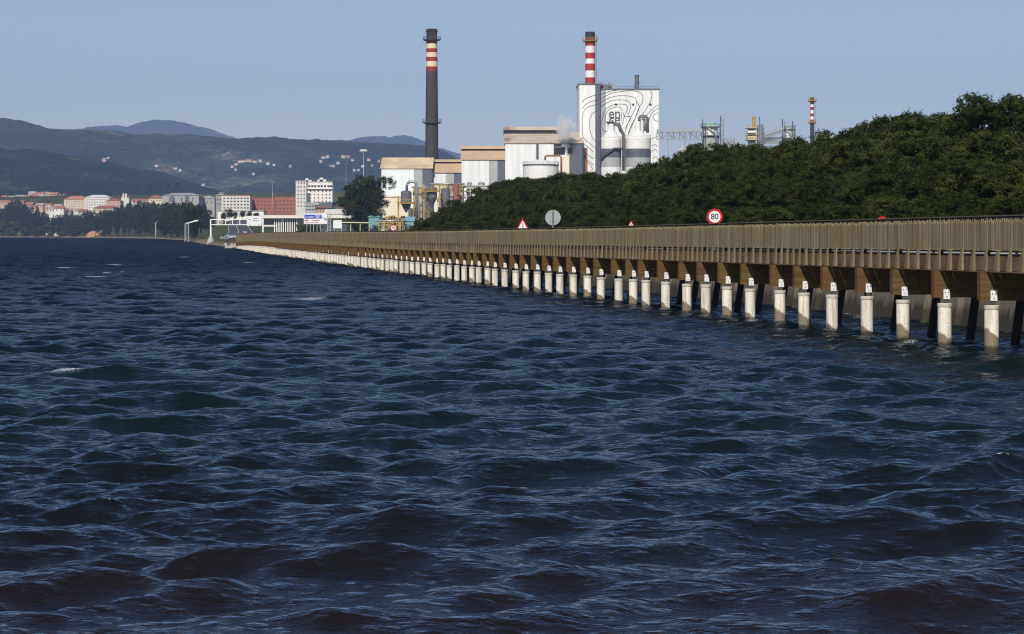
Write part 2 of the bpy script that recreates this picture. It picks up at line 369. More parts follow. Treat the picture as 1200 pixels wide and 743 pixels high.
# ------------------------------------------------------------------ shoreline and terrain
def pier_x(Y): return 28.74 - 0.186 * Y + 0.0000275 * Y * Y      # line of the piles
def pier_t(Y):
    dx = -0.186 + 0.000055 * Y
    l = math.hypot(dx, 1.0)
    return dx / l, 1.0 / l
WALL_O = 7.0
_ys = list(range(-200, 556, 5)) + [600, 674, 777, 871, 1348, 1838, 2246, 2527, 2640, 2720, 2760]
_xs = [pier_x(y) + WALL_O * 1.017 for y in range(-200, 556, 5)] + [-74.5, -86, -103, -119.5, -194, -290, -422, -570, -1000, -2500, -7000]
_ys = np.array(_ys, float); _xs = np.array(_xs, float)
def shore_x(Y): return np.interp(Y, _ys, _xs)
def sstep(a, b, x):
    t = np.clip((np.asarray(x, float) - a) / (b - a), 0, 1)
    return t * t * (3 - 2 * t)
ROAD = np.array([  # Y, X, Z of the road centre line
    [-100, 0, 2.62], [580, 0, 2.62], [650, -74, 2.5], [810, -98, 2.0], [900, -109, 2.7], [1000, -119.5, 4.5], [1200, -145, 8.2], [1400, -167, 12.4], [1600, -180, 14.5], [1900, -175, 16]])
def road_x(Y):
    Y = np.asarray(Y, float)
    a = shore_x(np.minimum(Y, 550)) + 9.0
    a580 = float(shore_x(550) + 9.0) - 5.0
    b = np.interp(Y, [580, 650, 810, 900, 1000, 1200, 1400, 1600, 1900], [a580, -75, -98, -109, -119.5, -145, -167, -180, -175])
    w = sstep(550, 600, Y)
    return a * (1 - w) + b * w
def road_z(Y): return np.interp(Y, ROAD[:, 0], ROAD[:, 2])

def vnoise(x, y, s, seed=0):
    """smooth value noise, numpy"""
    x = np.asarray(x, float) / s; y = np.asarray(y, float) / s
    xi = np.floor(x).astype(int); yi = np.floor(y).astype(int)
    fx = x - xi; fy = y - yi
    fx = fx * fx * (3 - 2 * fx); fy = fy * fy * (3 - 2 * fy)
    def h(a, b):
        v = np.sin(a * 127.1 + b * 311.7 + seed * 74.7) * 43758.5453
        return v - np.floor(v)
    return (h(xi, yi) * (1 - fx) + h(xi + 1, yi) * fx) * (1 - fy) + (h(xi, yi + 1) * (1 - fx) + h(xi + 1, yi + 1) * fx) * fy - 0.5

def ground(X, Y):
    X = np.asarray(X, float); Y = np.asarray(Y, float)
    xs = shore_x(Y); slope = (shore_x(Y + 5) - shore_x(Y - 5)) / 10.0
    d = (X - xs) / np.sqrt(1 + slope ** 2)
    # on the far shore the bank runs across the view: measure from it
    ysh = np.interp(-X, [290, 422, 570, 1000, 2500, 7000], [1838, 2246, 2527, 2640, 2720, 2760])
    d = np.where((X < -290) & (Y > 1838), np.minimum(np.maximum(d, -60), (Y - ysh) * 0.93), d)
    wall = np.where(d < 0.15, -3.0, 2.55)
    bank = np.where(d < 0, np.maximum(-3, d * 0.3), np.minimum(1.9, d * 0.22)) + 0.25 * vnoise(X, Y, 6, 1) * (d > 1)
    w = sstep(556, 592, Y)
    h = wall * (1 - w) + bank * w
    land = (d > 0.15)
    h = h + land * 6.0 * sstep(16, 60, d) * (1 - sstep(420, 520, Y))
    h = h + land * 2.5 * sstep(20, 60, d) * sstep(420, 600, Y)
    h = h + land * 15.0 * sstep(1500, 1850, Y) * sstep(25, 90, d)
    h = h + land * 40.0 * sstep(30, 520, d) * sstep(2100, 2700, Y)
    rz = road_z(Y); dr = np.abs(X - road_x(Y))
    h = np.where((Y > 600) & (Y < 1900) & land, np.maximum(h, rz - 0.12 - np.maximum(0, dr - 7) * 0.45), h)
    h = np.where((Y > 560) & (Y < 1900) & (dr < 7) & land, rz - 0.12, h)
    return h
def shore_y(px):
    """distance at which the line of sight px reaches the far bank"""
    ys_ = np.linspace(900, 2755, 900); k = (px - 600) / F
    m_ = np.nonzero(k * ys_ > shore_x(ys_))[0]
    return float(ys_[m_[0]]) if len(m_) else 2700.0
def gz(X, Y): return float(ground(X, Y))

def grid_mesh(name, P, nr, nc, m, smooth=True):
    me = bpy.data.meshes.new(name)
    nv = nr * nc
    me.vertices.add(nv); me.vertices.foreach_set("co", P.astype(np.float32).ravel())
    i = np.arange(nr - 1)[:, None] * nc + np.arange(nc - 1)[None, :]
    q = np.stack([i, i + 1, i + 1 + nc, i + nc], -1).reshape(-1, 4)
    nf = len(q)
    me.loops.add(nf * 4); me.loops.foreach_set("vertex_index", q.astype(np.int32).ravel())
    me.polygons.add(nf); me.polygons.foreach_set("loop_start", np.arange(nf, dtype=np.int32) * 4)
    me.polygons.foreach_set("use_smooth", np.full(nf, smooth))
    me.materials.append(m)
    me.update(calc_edges=True)
    return me

def ground_mat():
    m, nt, b = nodes('ground')
    b.inputs["Roughness"].default_value = 0.95; b.inputs["Specular IOR Level"].default_value = 0.1
    g = N(nt, "ShaderNodeNewGeometry"); sp = N(nt, "ShaderNodeSeparateXYZ"); nt.links.new(g.outputs["Position"], sp.inputs[0])
    n1 = N(nt, "ShaderNodeTexNoise"); n1.inputs["Scale"].default_value = 0.06; n1.inputs["Detail"].default_value = 8; nt.links.new(g.outputs["Position"], n1.inputs["Vector"])
    cr = N(nt, "ShaderNodeValToRGB"); nt.links.new(n1.outputs[0], cr.inputs[0])
    cr.color_ramp.elements[0].position = 0.35; cr.color_ramp.elements[0].color = (0.028, 0.042, 0.013, 1)
    cr.color_ramp.elements[1].position = 0.65; cr.color_ramp.elements[1].color = (0.085, 0.085, 0.032, 1)
    n2 = N(nt, "ShaderNodeTexNoise"); n2.inputs["Scale"].default_value = 0.5; n2.inputs["Detail"].default_value = 5; nt.links.new(g.outputs["Position"], n2.inputs["Vector"])
    a = N(nt, "ShaderNodeMath", operation='MULTIPLY_ADD'); nt.links.new(n2.outputs[0], a.inputs[0]); a.inputs[1].default_value = -1.6; nt.links.new(sp.outputs["Z"], a.inputs[2])
    mr = N(nt, "ShaderNodeMapRange"); mr.inputs["From Min"].default_value = -0.1; mr.inputs["From Max"].default_value = 0.9; nt.links.new(a.outputs[0], mr.inputs["Value"])
    x = N(nt, "ShaderNodeMix", data_type='RGBA'); x.inputs["A"].default_value = (0.19, 0.145, 0.095, 1)
    nt.links.new(mr.outputs[0], x.inputs["Factor"]); nt.links.new(cr.outputs[0], x.inputs["B"])
    # beyond the town the land is wooded
    fw = N(nt, "ShaderNodeMapRange"); fw.inputs["From Min"].default_value = 2700; fw.inputs["From Max"].default_value = 2900; nt.links.new(sp.outputs["Y"], fw.inputs["Value"])
    xw = N(nt, "ShaderNodeMix", data_type='RGBA'); xw.inputs["B"].default_value = (0.022, 0.032, 0.013, 1); nt.links.new(fw.outputs[0], xw.inputs["Factor"]); nt.links.new(x.outputs["Result"], xw.inputs["A"])
    nt.links.new(xw.outputs["Result"], b.inputs["Base Color"])
    return m
M['ground'] = ground_mat()

rows = np.concatenate([np.arange(-100, 540, 8), np.arange(540, 620, 4), np.arange(620, 2500, 12), np.arange(2500, 2765, 5), np.arange(2765, 3700, 40)]).astype(float)
cols = np.array([-60, -20, -8, -4, -1.5, 0, 0.1, 0.2, 1.5, 3, 5, 7, 9, 11, 13, 15, 17, 20, 24, 28, 33, 40, 50, 60, 75, 90, 110, 135, 160, 190, 230, 280, 340, 420, 520, 650, 800, 1000, 1300, 1700, 2300, 3200, 4500, 7000, 12000], float)
YY, DD = np.meshgrid(rows, cols, indexing='ij')
XX = shore_x(YY) + DD
ZZ = ground(XX, YY)
tag(link("ground", grid_mesh("ground", np.stack([XX, YY, ZZ], -1).reshape(-1, 3), len(rows), len(cols), M['ground'])), kind='structure')
# sea bed
b = MB(); b.box(-14000, 16000, -800, 3200, -4.2, -4.0); tag(b.build("seabed", M['mound']), kind='structure')

# hills -------------------------------------------------------------
def hill_mat(name, c1, c2, c3, c4, s):
    m, nt, b = nodes(name)
    b.inputs["Roughness"].default_value = 1.0; b.inputs["Specular IOR Level"].default_value = 0.0
    g = N(nt, "ShaderNodeNewGeometry")
    n1 = N(nt, "ShaderNodeTexNoise"); n1.inputs["Scale"].default_value = s; n1.inputs["Detail"].default_value = 10; n1.inputs["Roughness"].default_value = 0.72
    nt.links.new(g.outputs["Position"], n1.inputs["Vector"])
    cr = N(nt, "ShaderNodeValToRGB"); nt.links.new(n1.outputs[0], cr.inputs[0])
    e = cr.color_ramp.elements
    e[0].position = 0.40; e[0].color = (*c1, 1); e[1].position = 0.52; e[1].color = (*c2, 1)
    k = e.new(0.575); k.color = (*c3, 1); k = e.new(0.66); k.color = (*c4, 1)
    n2 = N(nt, "ShaderNodeTexNoise"); n2.inputs["Scale"].default_value = s * 30; n2.inputs["Detail"].default_value = 3; nt.links.new(g.outputs["Position"], n2.inputs["Vector"])
    mr = N(nt, "ShaderNodeMapRange"); mr.inputs["From Min"].default_value = 0.3; mr.inputs["From Max"].default_value = 0.7; mr.inputs["To Min"].default_value = 0.35; mr.inputs["To Max"].default_value = 1.75
    nt.links.new(n2.outputs[0], mr.inputs["Value"])
    hs = N(nt, "ShaderNodeHueSaturation"); nt.links.new(cr.outputs[0], hs.inputs["Color"]); nt.links.new(mr.outputs[0], hs.inputs["Value"])
    nt.links.new(hs.outputs[0], b.inputs["Base Color"])
    bp = N(nt, "ShaderNodeBump"); bp.inputs["Strength"].default_value = 1.0; bp.inputs["Distance"].default_value = 14.0
    nt.links.new(n2.outputs[0], bp.inputs["Height"]); nt.links.new(bp.outputs[0], b.inputs["Normal"])
    return m
G1, G2, G3, G4 = (0.009, 0.015, 0.009), (0.018, 0.028, 0.014), (0.038, 0.048, 0.024), (0.12, 0.115, 0.075)
HILLS = {}
def hill(key, prof, Y0, Yr, Y1, xa, xb, amp, s, step, base=0.0):
    px = np.array([p[0] for p in prof], float); py = np.array([p[1] for p in prof], float)
    ang = np.arange(xa, xb, step); ys = np.linspace(0, 1, 90)
    Yv = np.concatenate([Y0 + (Yr - Y0) * ys, Yr + (Y1 - Yr) * np.linspace(0.03, 1, 25)])
    YY, AA = np.meshgrid(Yv, ang, indexing='ij')
    # columns are world X positions taken at the ridge distance
    XX = (AA - 600) * Yr / F
    HR = HC + (HY - np.interp(AA, px, py)) * Yr / F
    t = np.where(YY < Yr, (YY - Y0) / (Yr - Y0), 1 - 0.9 * (YY - Yr) / (Y1 - Yr))
    shape = np.where(YY < Yr, 0.55 * sstep(0, 1, t) + 0.45 * t, sstep(0, 1, t))
    n = vnoise(XX, YY, 900, 3) * 1.0 + vnoise(XX, YY, 380, 5) * 0.55 + vnoise(XX, YY, 150, 6) * 0.22
    env = np.clip(t, 0, 1) * np.clip(1 - t, 0, 1) * 4
    Z = base + (HR - base) * shape + amp * n * env
    Z += (vnoise(XX, YY, 26, 8) + 0.6 * vnoise(XX, YY, 12, 9)) * (7 if Yr < 8000 else 12) * np.clip(t * 3, 0, 1)
    P = np.stack([XX, YY, Z], -1).reshape(-1, 3)
    HILLS[key] = (lambda X, Y: None)
    tag(link("hills", grid_mesh("hills", P, len(Yv), len(ang), hill_mat("hill " + key, G1, G2, G3, G4, s))), kind='structure')
    def look(xp, yp):
        """first point of the hillside met along one line of sight: used once to set houses on the ground"""
        j = int(np.clip((xp - xa) / step, 1, len(ang) - 2))
        best = None
        for r in range(len(Yv)):
            y = Yv[r]; X = (xp - 600) * y / F
            jj = int(np.clip(round((X * F / Yr + 600 - xa) / step), 0, len(ang) - 1))
            z = Z[r, jj]
            if HY - (z - HC) * F / y <= yp: return (X, y, z)
        return None
    HILLS[key] = look
NEAR = [(-700, 178), (-300, 168), (-100, 171), (0, 174), (32, 174.5), (54, 178), (86, 184), (112, 188), (138, 192), (172, 199), (200, 206), (230, 216), (260, 228), (300, 244), (360, 258), (500, 266), (900, 268)]
MID = [(-900, 150), (-400, 128), (-100, 132), (0, 138), (13, 139.7), (32, 143), (54, 150), (71, 152), (90, 153), (112, 153), (138, 154), (155, 158), (172, 162), (185, 161.5), (200, 159.5), (218, 158.5), (240, 160), (261, 162.5), (277, 164), (295, 165), (309, 163), (327, 161.7), (340, 164), (370, 164), (400, 164.5), (421, 166.5), (451, 168.6), (480, 169), (505, 171), (525, 178), (545, 190), (600, 215), (760, 240), (1200, 250), (1900, 240)]
FAR1 = [(-200, 190), (40, 165), (92, 151.5), (112, 148), (133, 147), (151, 149), (164, 144), (179, 141), (195, 140.5), (208, 142), (225, 146), (240, 150), (261, 157), (277, 163), (330, 185), (500, 230)]
FAR2 = [(300, 200), (380, 172), (411, 163.7), (429, 159.7), (441, 159), (457, 160.5), (471, 158.8), (483, 160), (497, 165), (513, 172.5), (539, 180), (580, 196), (640, 220), (900, 245), (1500, 240)]
hill('near', NEAR, 3050, 4300, 5200, -700, 900, 30, 0.0035, 2.5, 25)
hill('mid', MID, 4600, 7000, 9000, -900, 1900, 70, 0.0022, 2.5, 40)
hill('far', FAR1, 11500, 14000, 16000, -200, 500, 60, 0.0012, 3, 100)
hill('farther', FAR2, 11500, 14500, 16500, 300, 1500, 60, 0.0012, 3, 100)

# ------------------------------------------------------------------ water
def water_mesh():
    def seg(a, b, d0, d1):
        out = []; y = a
        while y < b:
            t = (y - a) / (b - a); out.append(y); y += d0 * (d1 / d0) ** t
        return out
    ys = np.array(seg(13, 60, 0.045, 0.14) + seg(60, 200, 0.14, 0.45) + seg(200, 700, 0.45, 1.3) + seg(700, 2800, 1.3, 12) + [2800, 3000])
    ain = np.arange(-0.30, 0.3001, 0.00125)
    aout = 0.30 + np.cumsum(np.geomspace(0.002, 0.4, 46))
    aa = np.concatenate([-aout[::-1], ain, aout])
    YY, AA = np.meshgrid(ys, aa, indexing='ij')
    XX = YY * AA
    nr, nc = YY.shape
    dY = np.gradient(ys)[:, None]; dA = np.gradient(aa)[None, :]
    sp = np.maximum(np.broadcast_to(dY, YY.shape), np.abs(YY * dA))
    r = np.random.default_rng(5)
    n = 96
    lam = np.geomspace(0.22, 8.0, n) * r.uniform(0.92, 1.08, n)
    k = 2 * PI / lam
    th = R(96) + r.normal(0, 1, n) * R(26) * np.where(lam < 1.2, 1.4, 1.0)
    sl = 0.046 * np.where(lam < 0.9, 0.62, 1.0) * np.where(lam > 3.0, (3.0 / lam) ** 1.5, 1.0)
    amp = sl / k * r.uniform(0.55, 1.3, n)
    ph = r.uniform(0, 2 * PI, n)
    # gusts: patches of rougher and smoother water
    gust = np.clip(1.0 + 1.1 * vnoise(XX, YY * 0.6, 7, 21) + 0.8 * vnoise(XX, YY * 0.5, 29, 22), 0.25, 1.9)
    X = XX.astype(np.float32); Y = YY.astype(np.float32)
    Z = np.zeros_like(X); DX = np.zeros_like(X); DY = np.zeros_like(X); J = np.zeros_like(X)
    spf = sp.astype(np.float32)
    for i in range(n):
        cx, cy = math.cos(th[i]) * k[i], math.sin(th[i]) * k[i]
        f = np.clip((lam[i] / spf - 1.9) / 1.5, 0, 1)
        g = gust if lam[i] < 1.6 else 1.0
        p = cx * X + cy * Y + ph[i]
        a = (amp[i] * f * g).astype(np.float32)
        c = np.cos(p); s = np.sin(p)
        Z += a * c; q = 0.62
        DX -= a * q * math.cos(th[i]) * s; DY -= a * q * math.sin(th[i]) * s
        J += a * k[i] * q * c
    shel = 1.0
    P = np.stack([X + DX, Y + DY, Z], -1).reshape(-1, 3)
    # foam where crests fold, only on a few bigger crests
    big = vnoise(XX, YY * 0.7, 5.0, 31) + 0.6 * vnoise(XX, YY, 1.7, 32)
    foam = np.clip((J - 0.42) * 3.2, 0, 1) * np.clip((big - 0.10) * 5, 0, 1) * 0.95
    crest = np.clip(0.62 + J * 0.9, 0, 1); crest = np.where(YY > 110, 1.0, crest)
    fl = np.clip((vnoise(XX, YY * 0.55, 2.6, 51) - 0.43) * 30, 0, 1) * np.clip((vnoise(XX, YY * 0.5, 17, 52) + 0.05) * 6, 0, 1) * (YY > 115) * (YY < 900)
    foam = np.maximum(foam, 0.85 * fl)
    def patch(px, py, lx, ly, s=1.0):
        y0 = HC * F / (py - HY); x0 = (px - 600) * y0 / F
        return s * np.exp(-((XX - x0) / lx) ** 2 - ((YY - y0) / ly) ** 2) * crest
    for a in [(75, 441, 0.85, 0.7, 1.12), (366, 467, 0.6, 0.5, 1.15), (670, 407, 0.4, 0.9, 0.9), (570, 398, 0.6, 0.9, 0.7), (110, 325, 2.0, 4, 1.0), (137, 311, 2.2, 5, 0.9), (357, 296, 2.6, 8, 1.0), (362, 351, 1.4, 3, 0.9),
              (126, 396, 0.3, 0.6, 1.1), (100, 407, 0.45, 0.8, 0.9), (64, 297, 3, 9, 0.8), (300, 300, 2.0, 8, 0.7), (375, 368, 0.8, 1.8, 0.8), (1010, 677, 0.25, 0.3, 0.75), (308, 684, 0.12, 0.2, 0.8), (382, 661, 0.12, 0.2, 0.8),
              (905, 420, 0.5, 1.0, 0.8), (1015, 436, 0.4, 0.7, 0.75), (920, 458, 0.5, 0.7, 0.7), (650, 385, 0.5, 1.4, 0.7), (215, 302, 2, 7, 0.7)]:
        foam = np.maximum(foam, patch(*a))
    # slapping water along the foot of the sea wall and round the near piles
    dw = shore_x(YY) - XX
    foam = np.maximum(foam, 0.75 * np.exp(-((dw - 0.8) / 0.9) ** 2) * (YY < 560) * (0.5 + vnoise(XX, YY, 2.2, 41)))
    yp = 57.0
    while yp < 170:     # wash round the feet of the piles
        foam = np.maximum(foam, 0.85 * np.exp(-((XX - pier_x(yp)) / 0.5) ** 2 - ((YY - yp + 0.3) / 0.55) ** 2)); yp += 3.85
    me = grid_mesh("water", P, nr, nc, M['water'])
    at = me.attributes.new("foam", 'FLOAT', 'POINT'); at.data.foreach_set("value", foam.astype(np.float32).ravel())
    return me

def water_mat():
    m, nt, b = nodes('sea water')
    L = nt.links.new
    g = N(nt, "ShaderNodeNewGeometry"); sp = N(nt, "ShaderNodeSeparateXYZ"); L(g.outputs["Position"], sp.inputs[0])
    # water colour: silty brown in the shallows at our feet, green further out, navy in the deep channel
    cr = N(nt, "ShaderNodeValToRGB")
    nb = N(nt, "ShaderNodeTexNoise"); nb.inputs["Scale"].default_value = 0.09; nb.inputs["Detail"].default_value = 3; L(g.outputs["Position"], nb.inputs["Vector"])
    my = N(nt, "ShaderNodeMath", operation='MULTIPLY_ADD'); L(nb.outputs[0], my.inputs[0]); my.inputs[1].default_value = 22.0; L(sp.outputs["Y"], my.inputs[2])
    mr = N(nt, "ShaderNodeMapRange"); mr.inputs["From Min"].default_value = 20; mr.inputs["From Max"].default_value = 140; L(my.outputs[0], mr.inputs["Value"])
    L(mr.outputs[0], cr.inputs[0])
    e = cr.color_ramp.elements
    e[0].position = 0.10; e[0].color = (0.0098, 0.0068, 0.0066, 1)
    e[1].position = 0.9; e[1].color = (0.0018, 0.004, 0.0095, 1)
    k = e.new(0.19); k.color = (0.0050, 0.0058, 0.0060, 1)
    k = e.new(0.36); k.color = (0.0032, 0.0092, 0.0092, 1)
    # finer ripples; their strength grows a little where the mesh is too coarse to carry the middle waves
    def noise(scale, st, det):
        mp = N(nt, "ShaderNodeMapping"); mp.inputs["Scale"].default_value = st; L(g.outputs["Position"], mp.inputs[0])
        n = N(nt, "ShaderNodeTexNoise"); n.inputs["Scale"].default_value = scale; n.inputs["Detail"].default_value = det; L(mp.outputs[0], n.inputs["Vector"]); return n
    n1 = noise(5.5, (0.8, 1.25, 1), 5)
    n2 = noise(1.1, (0.55, 1.3, 1), 4)
    n3 = noise(0.28, (0.5, 1.2, 1), 4)
    f2 = N(nt, "ShaderNodeMapRange"); f2.inputs["From Min"].default_value = 70; f2.inputs["From Max"].default_value = 320; f2.inputs["To Max"].default_value = 0.8; L(sp.outputs["Y"], f2.inputs["Value"])
    f3 = N(nt, "ShaderNodeMapRange"); f3.inputs["From Min"].default_value = 350; f3.inputs["From Max"].default_value = 1200; f3.inputs["To Max"].default_value = 2.2; L(sp.outputs["Y"], f3.inputs["Value"])
    a1 = N(nt, "ShaderNodeMath", operation='MULTIPLY'); L(n1.outputs[0], a1.inputs[0]); a1.inputs[1].default_value = 0.07
    a2 = N(nt, "ShaderNodeMath", operation='MULTIPLY_ADD'); L(n2.outputs[0], a2.inputs[0]); L(f2.outputs[0], a2.inputs[1]); L(a1.outputs[0], a2.inputs[2])
    a3 = N(nt, "ShaderNodeMath", operation='MULTIPLY_ADD'); L(n3.outputs[0], a3.inputs[0]); L(f3.outputs[0], a3.inputs[1]); L(a2.outputs[0], a3.inputs[2])
    bp = N(nt, "ShaderNodeBump"); bp.inputs["Strength"].default_value = 1.0; bp.inputs["Distance"].default_value = 1.0; L(a3.outputs[0], bp.inputs["Height"])
    # seen through a polarising filter: the mirror part of the water is weakened
    nt.nodes.remove(b)
    df = N(nt, "ShaderNodeBsdfDiffuse"); L(cr.outputs[0], df.inputs[0]); L(bp.outputs[0], df.inputs["Normal"])
    gl = N(nt, "ShaderNodeBsdfGlossy"); gl.inputs["Color"].default_value = (0.82, 0.90, 1.0, 1); gl.inputs["Roughness"].default_value = 0.06; L(bp.outputs[0], gl.inputs["Normal"])
    fr = N(nt, "ShaderNodeFresnel"); fr.inputs["IOR"].default_value = 1.33; L(bp.outputs[0], fr.inputs["Normal"])
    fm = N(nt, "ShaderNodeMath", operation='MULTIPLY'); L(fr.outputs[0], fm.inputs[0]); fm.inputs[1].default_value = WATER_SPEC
    # reflection capped, then dimmed with distance to darken the far sea
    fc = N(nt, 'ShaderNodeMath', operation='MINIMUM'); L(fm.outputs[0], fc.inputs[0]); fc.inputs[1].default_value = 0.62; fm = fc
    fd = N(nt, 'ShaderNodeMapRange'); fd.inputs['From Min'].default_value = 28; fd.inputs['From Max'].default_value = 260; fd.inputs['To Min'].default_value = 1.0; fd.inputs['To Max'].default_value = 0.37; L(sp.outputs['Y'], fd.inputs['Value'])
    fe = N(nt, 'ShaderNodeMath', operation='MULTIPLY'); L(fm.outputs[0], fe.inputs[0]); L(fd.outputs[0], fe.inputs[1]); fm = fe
    b = N(nt, "ShaderNodeMixShader"); L(fm.outputs[0], b.inputs[0]); L(df.outputs[0], b.inputs[1]); L(gl.outputs[0], b.inputs[2])
        # foam
    at = N(nt, "ShaderNodeAttribute"); at.attribute_name = "foam"
    nf = noise(26, (0.8, 1.2, 1), 6); 
    th = N(nt, "ShaderNodeMath", operation='MULTIPLY_ADD'); L(nf.outputs[0], th.inputs[0]); th.inputs[1].default_value = 2.2; th.inputs[2].default_value = -1.85
    ad = N(nt, "ShaderNodeMath", operation='ADD'); L(at.outputs["Fac"], ad.inputs[0]); L(th.outputs[0], ad.inputs[1])
    ff = N(nt, "ShaderNodeMapRange"); ff.inputs["From Min"].default_value = 0.0; ff.inputs["From Max"].default_value = 0.35; L(ad.outputs[0], ff.inputs["Value"])
    d = N(nt, "ShaderNodeBsdfDiffuse"); d.inputs[0].default_value = (0.62, 0.63, 0.62, 1)
    mx = N(nt, "ShaderNodeMixShader"); L(ff.outputs[0], mx.inputs[0]); L(b.outputs[0], mx.inputs[1]); L(d.outputs[0], mx.inputs[2])
    L(mx.outputs[0], nt.nodes["Material Output"].inputs["Surface"])
    return m
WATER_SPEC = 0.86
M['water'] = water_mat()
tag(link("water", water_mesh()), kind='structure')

# ------------------------------------------------------------------ road
def strip(name, m, ys, off0, off1, dz, parent=None):
    vs = []
    for y in ys:
        c = float(road_x(y)); z = float(road_z(y)) + dz
        vs += [(c + off0, y, z), (c + off1, y, z)]
    b = MB(); b.add(vs, [(2 * i, 2 * i + 1, 2 * i + 3, 2 * i + 2) for i in range(len(ys) - 1)])
    return b.build(name, m, parent)
ry = list(range(40, 600, 8)) + list(range(600, 1900, 10))
tag(strip("road", M['asphalt'], ry, -5.6, 5.6, 0.0), kind='structure')
for o_ in (-5.2, -0.9, 5.0):
    mk = tag(strip("road_marking", M['road_white'], ry, o_, o_ + (0.16 if o_ != -0.9 else 0.18), 0.006), kind='structure')

def guard_rail(y0, y1, off, label, h=0.62):
    e = empty("guard_rail", (float(road_x(y0)) + off, y0, float(road_z(y0))), label, "guard rail")
    b = MB(e.location)
    ys = list(np.arange(y0, y1, 4.0))
    for a, c in zip(ys[:-1], ys[1:]):
        b.bar((float(road_x(a)) + off, a, float(road_z(a)) + h - 0.16), (float(road_x(c)) + off, c, float(road_z(c)) + h - 0.16), 0.07, 0.32)
    b.build("rail", M['sign_white'], e)
    p = MB(e.location)
    for a in ys:
        x = float(road_x(a)) + off + 0.1
        p.bar((x, a, float(road_z(a)) - 0.1), (x, a, float(road_z(a)) + h - 0.2), 0.12)
    o = p.build("posts", M['galv'], e); o["kind"] = "stuff"
    return e
guard_rail(56, 575, -6.0, "long grey steel guard rail on the road edge above the sea wall")
guard_rail(640, 900, -6.2, "pale guard rail on the sea side of the road before the gantry")
# ------------------------------------------------------------------ sea wall below the road
def wpt(Y, o, z):
    tx, ty = pier_t(Y)
    # the normal pointing inland
    return (pier_x(Y) + ty * o, Y - tx * o, z)
sw = empty("sea_wall", (pier_x(75) + 7, 75, 0), "weathered concrete sea wall of leaning slabs under the road behind the boardwalk", "sea wall")
b = MB(sw.location)
y = 48.0
while y < 560:
    for (s0, s1, o0, ot, z1) in ((0.0, 2.95, 6.05, 6.75, 2.05 + random.uniform(-.05, .05)),):
        ya, yb = y + s0, y + s1
        skew = 0.35
        A = [wpt(ya, o0, -1.5), wpt(yb, o0, -1.5), wpt(yb + skew, ot, z1), wpt(ya + skew, ot, z1)]
        B = [wpt(ya, 7.6, -1.5), wpt(yb, 7.6, -1.5), wpt(yb + skew, 7.6, z1), wpt(ya + skew, 7.6, z1)]
        b.add(A + B, [(0, 1, 2, 3), (0, 3, 7, 4), (1, 5, 6, 2), (3, 2, 6, 7)])
    y += 3.65
b.build("slab_face", M['seawall'], sw)
b = MB(sw.location)
ys = np.arange(44, 562, 6.0)
for a, c in zip(ys[:-1], ys[1:]):
    P = [wpt(a, 7.1, -1.5), wpt(c, 7.1, -1.5), wpt(c, 7.1, 2.1), wpt(a, 7.1, 2.1)]
    b.add(P, [(0, 1, 2, 3)])
    q = [wpt(a, 6.55, 2.12), wpt(c, 6.55, 2.12), wpt(c, 6.55, 2.62), wpt(a, 6.55, 2.62), wpt(a, 7.7, 2.12), wpt(c, 7.7, 2.12), wpt(c, 7.7, 2.62), wpt(a, 7.7, 2.62)]
    b.add(q, [(0, 1, 2, 3), (3, 2, 6, 7), (0, 4, 5, 1)])
b.build("coping", M['seawall'], sw)

# ------------------------------------------------------------------ the boardwalk on piles
PXS = [1162, 1107, 1058, 1016, 975, 942, 914, 879, 852, 827, 805, 780, 757, 742, 725, 704]
def y_of_px(px):
    k = (px - 600) / F
    lo, hi = 40.0, 900.0
    for _ in range(60):
        mid = (lo + hi) / 2
        if pier_x(mid) / mid > k: lo = mid
        else: hi = mid
    return lo
PY = [y_of_px(p) for p in PXS]
y = PY[0]; front = []
while y > 56:
    y -= 3.9; front.append(y)
PY = front[::-1] + PY
rp = random.Random(3)
while PY[-1] < 590:
    PY.append(PY[-1] + 3.9 * pier_t(PY[-1])[1] * rp.choice([0.84, 0.93, 1.0, 1.0, 1.06, 1.14]))
def ztop(Y):   # top of the pickets
    return float(np.interp(Y, [50, 73, 130, 210, 440, 500, 560, 595], [4.33, 4.27, 4.10, 3.98, 3.99, 3.85, 3.45, 3.15]))
def zd(Y): return ztop(Y) - 4.27    # the whole deck follows
bw = empty("boardwalk", (pier_x(73), 73, 0), "long wooden boardwalk on a row of white concrete piles along the water", "boardwalk")
O0 = -0.10
def tone_mesh(b, name, m, tones):
    me = b.mesh(name, m)
    at = me.attributes.new("tone", 'FLOAT', 'FACE'); at.data.foreach_set("value", np.array(tones, np.float32))
    return me
def local(Y, bo):
    tx, ty = pier_t(Y)
    return math.atan2(ty, tx)     # angle of the direction along the pier

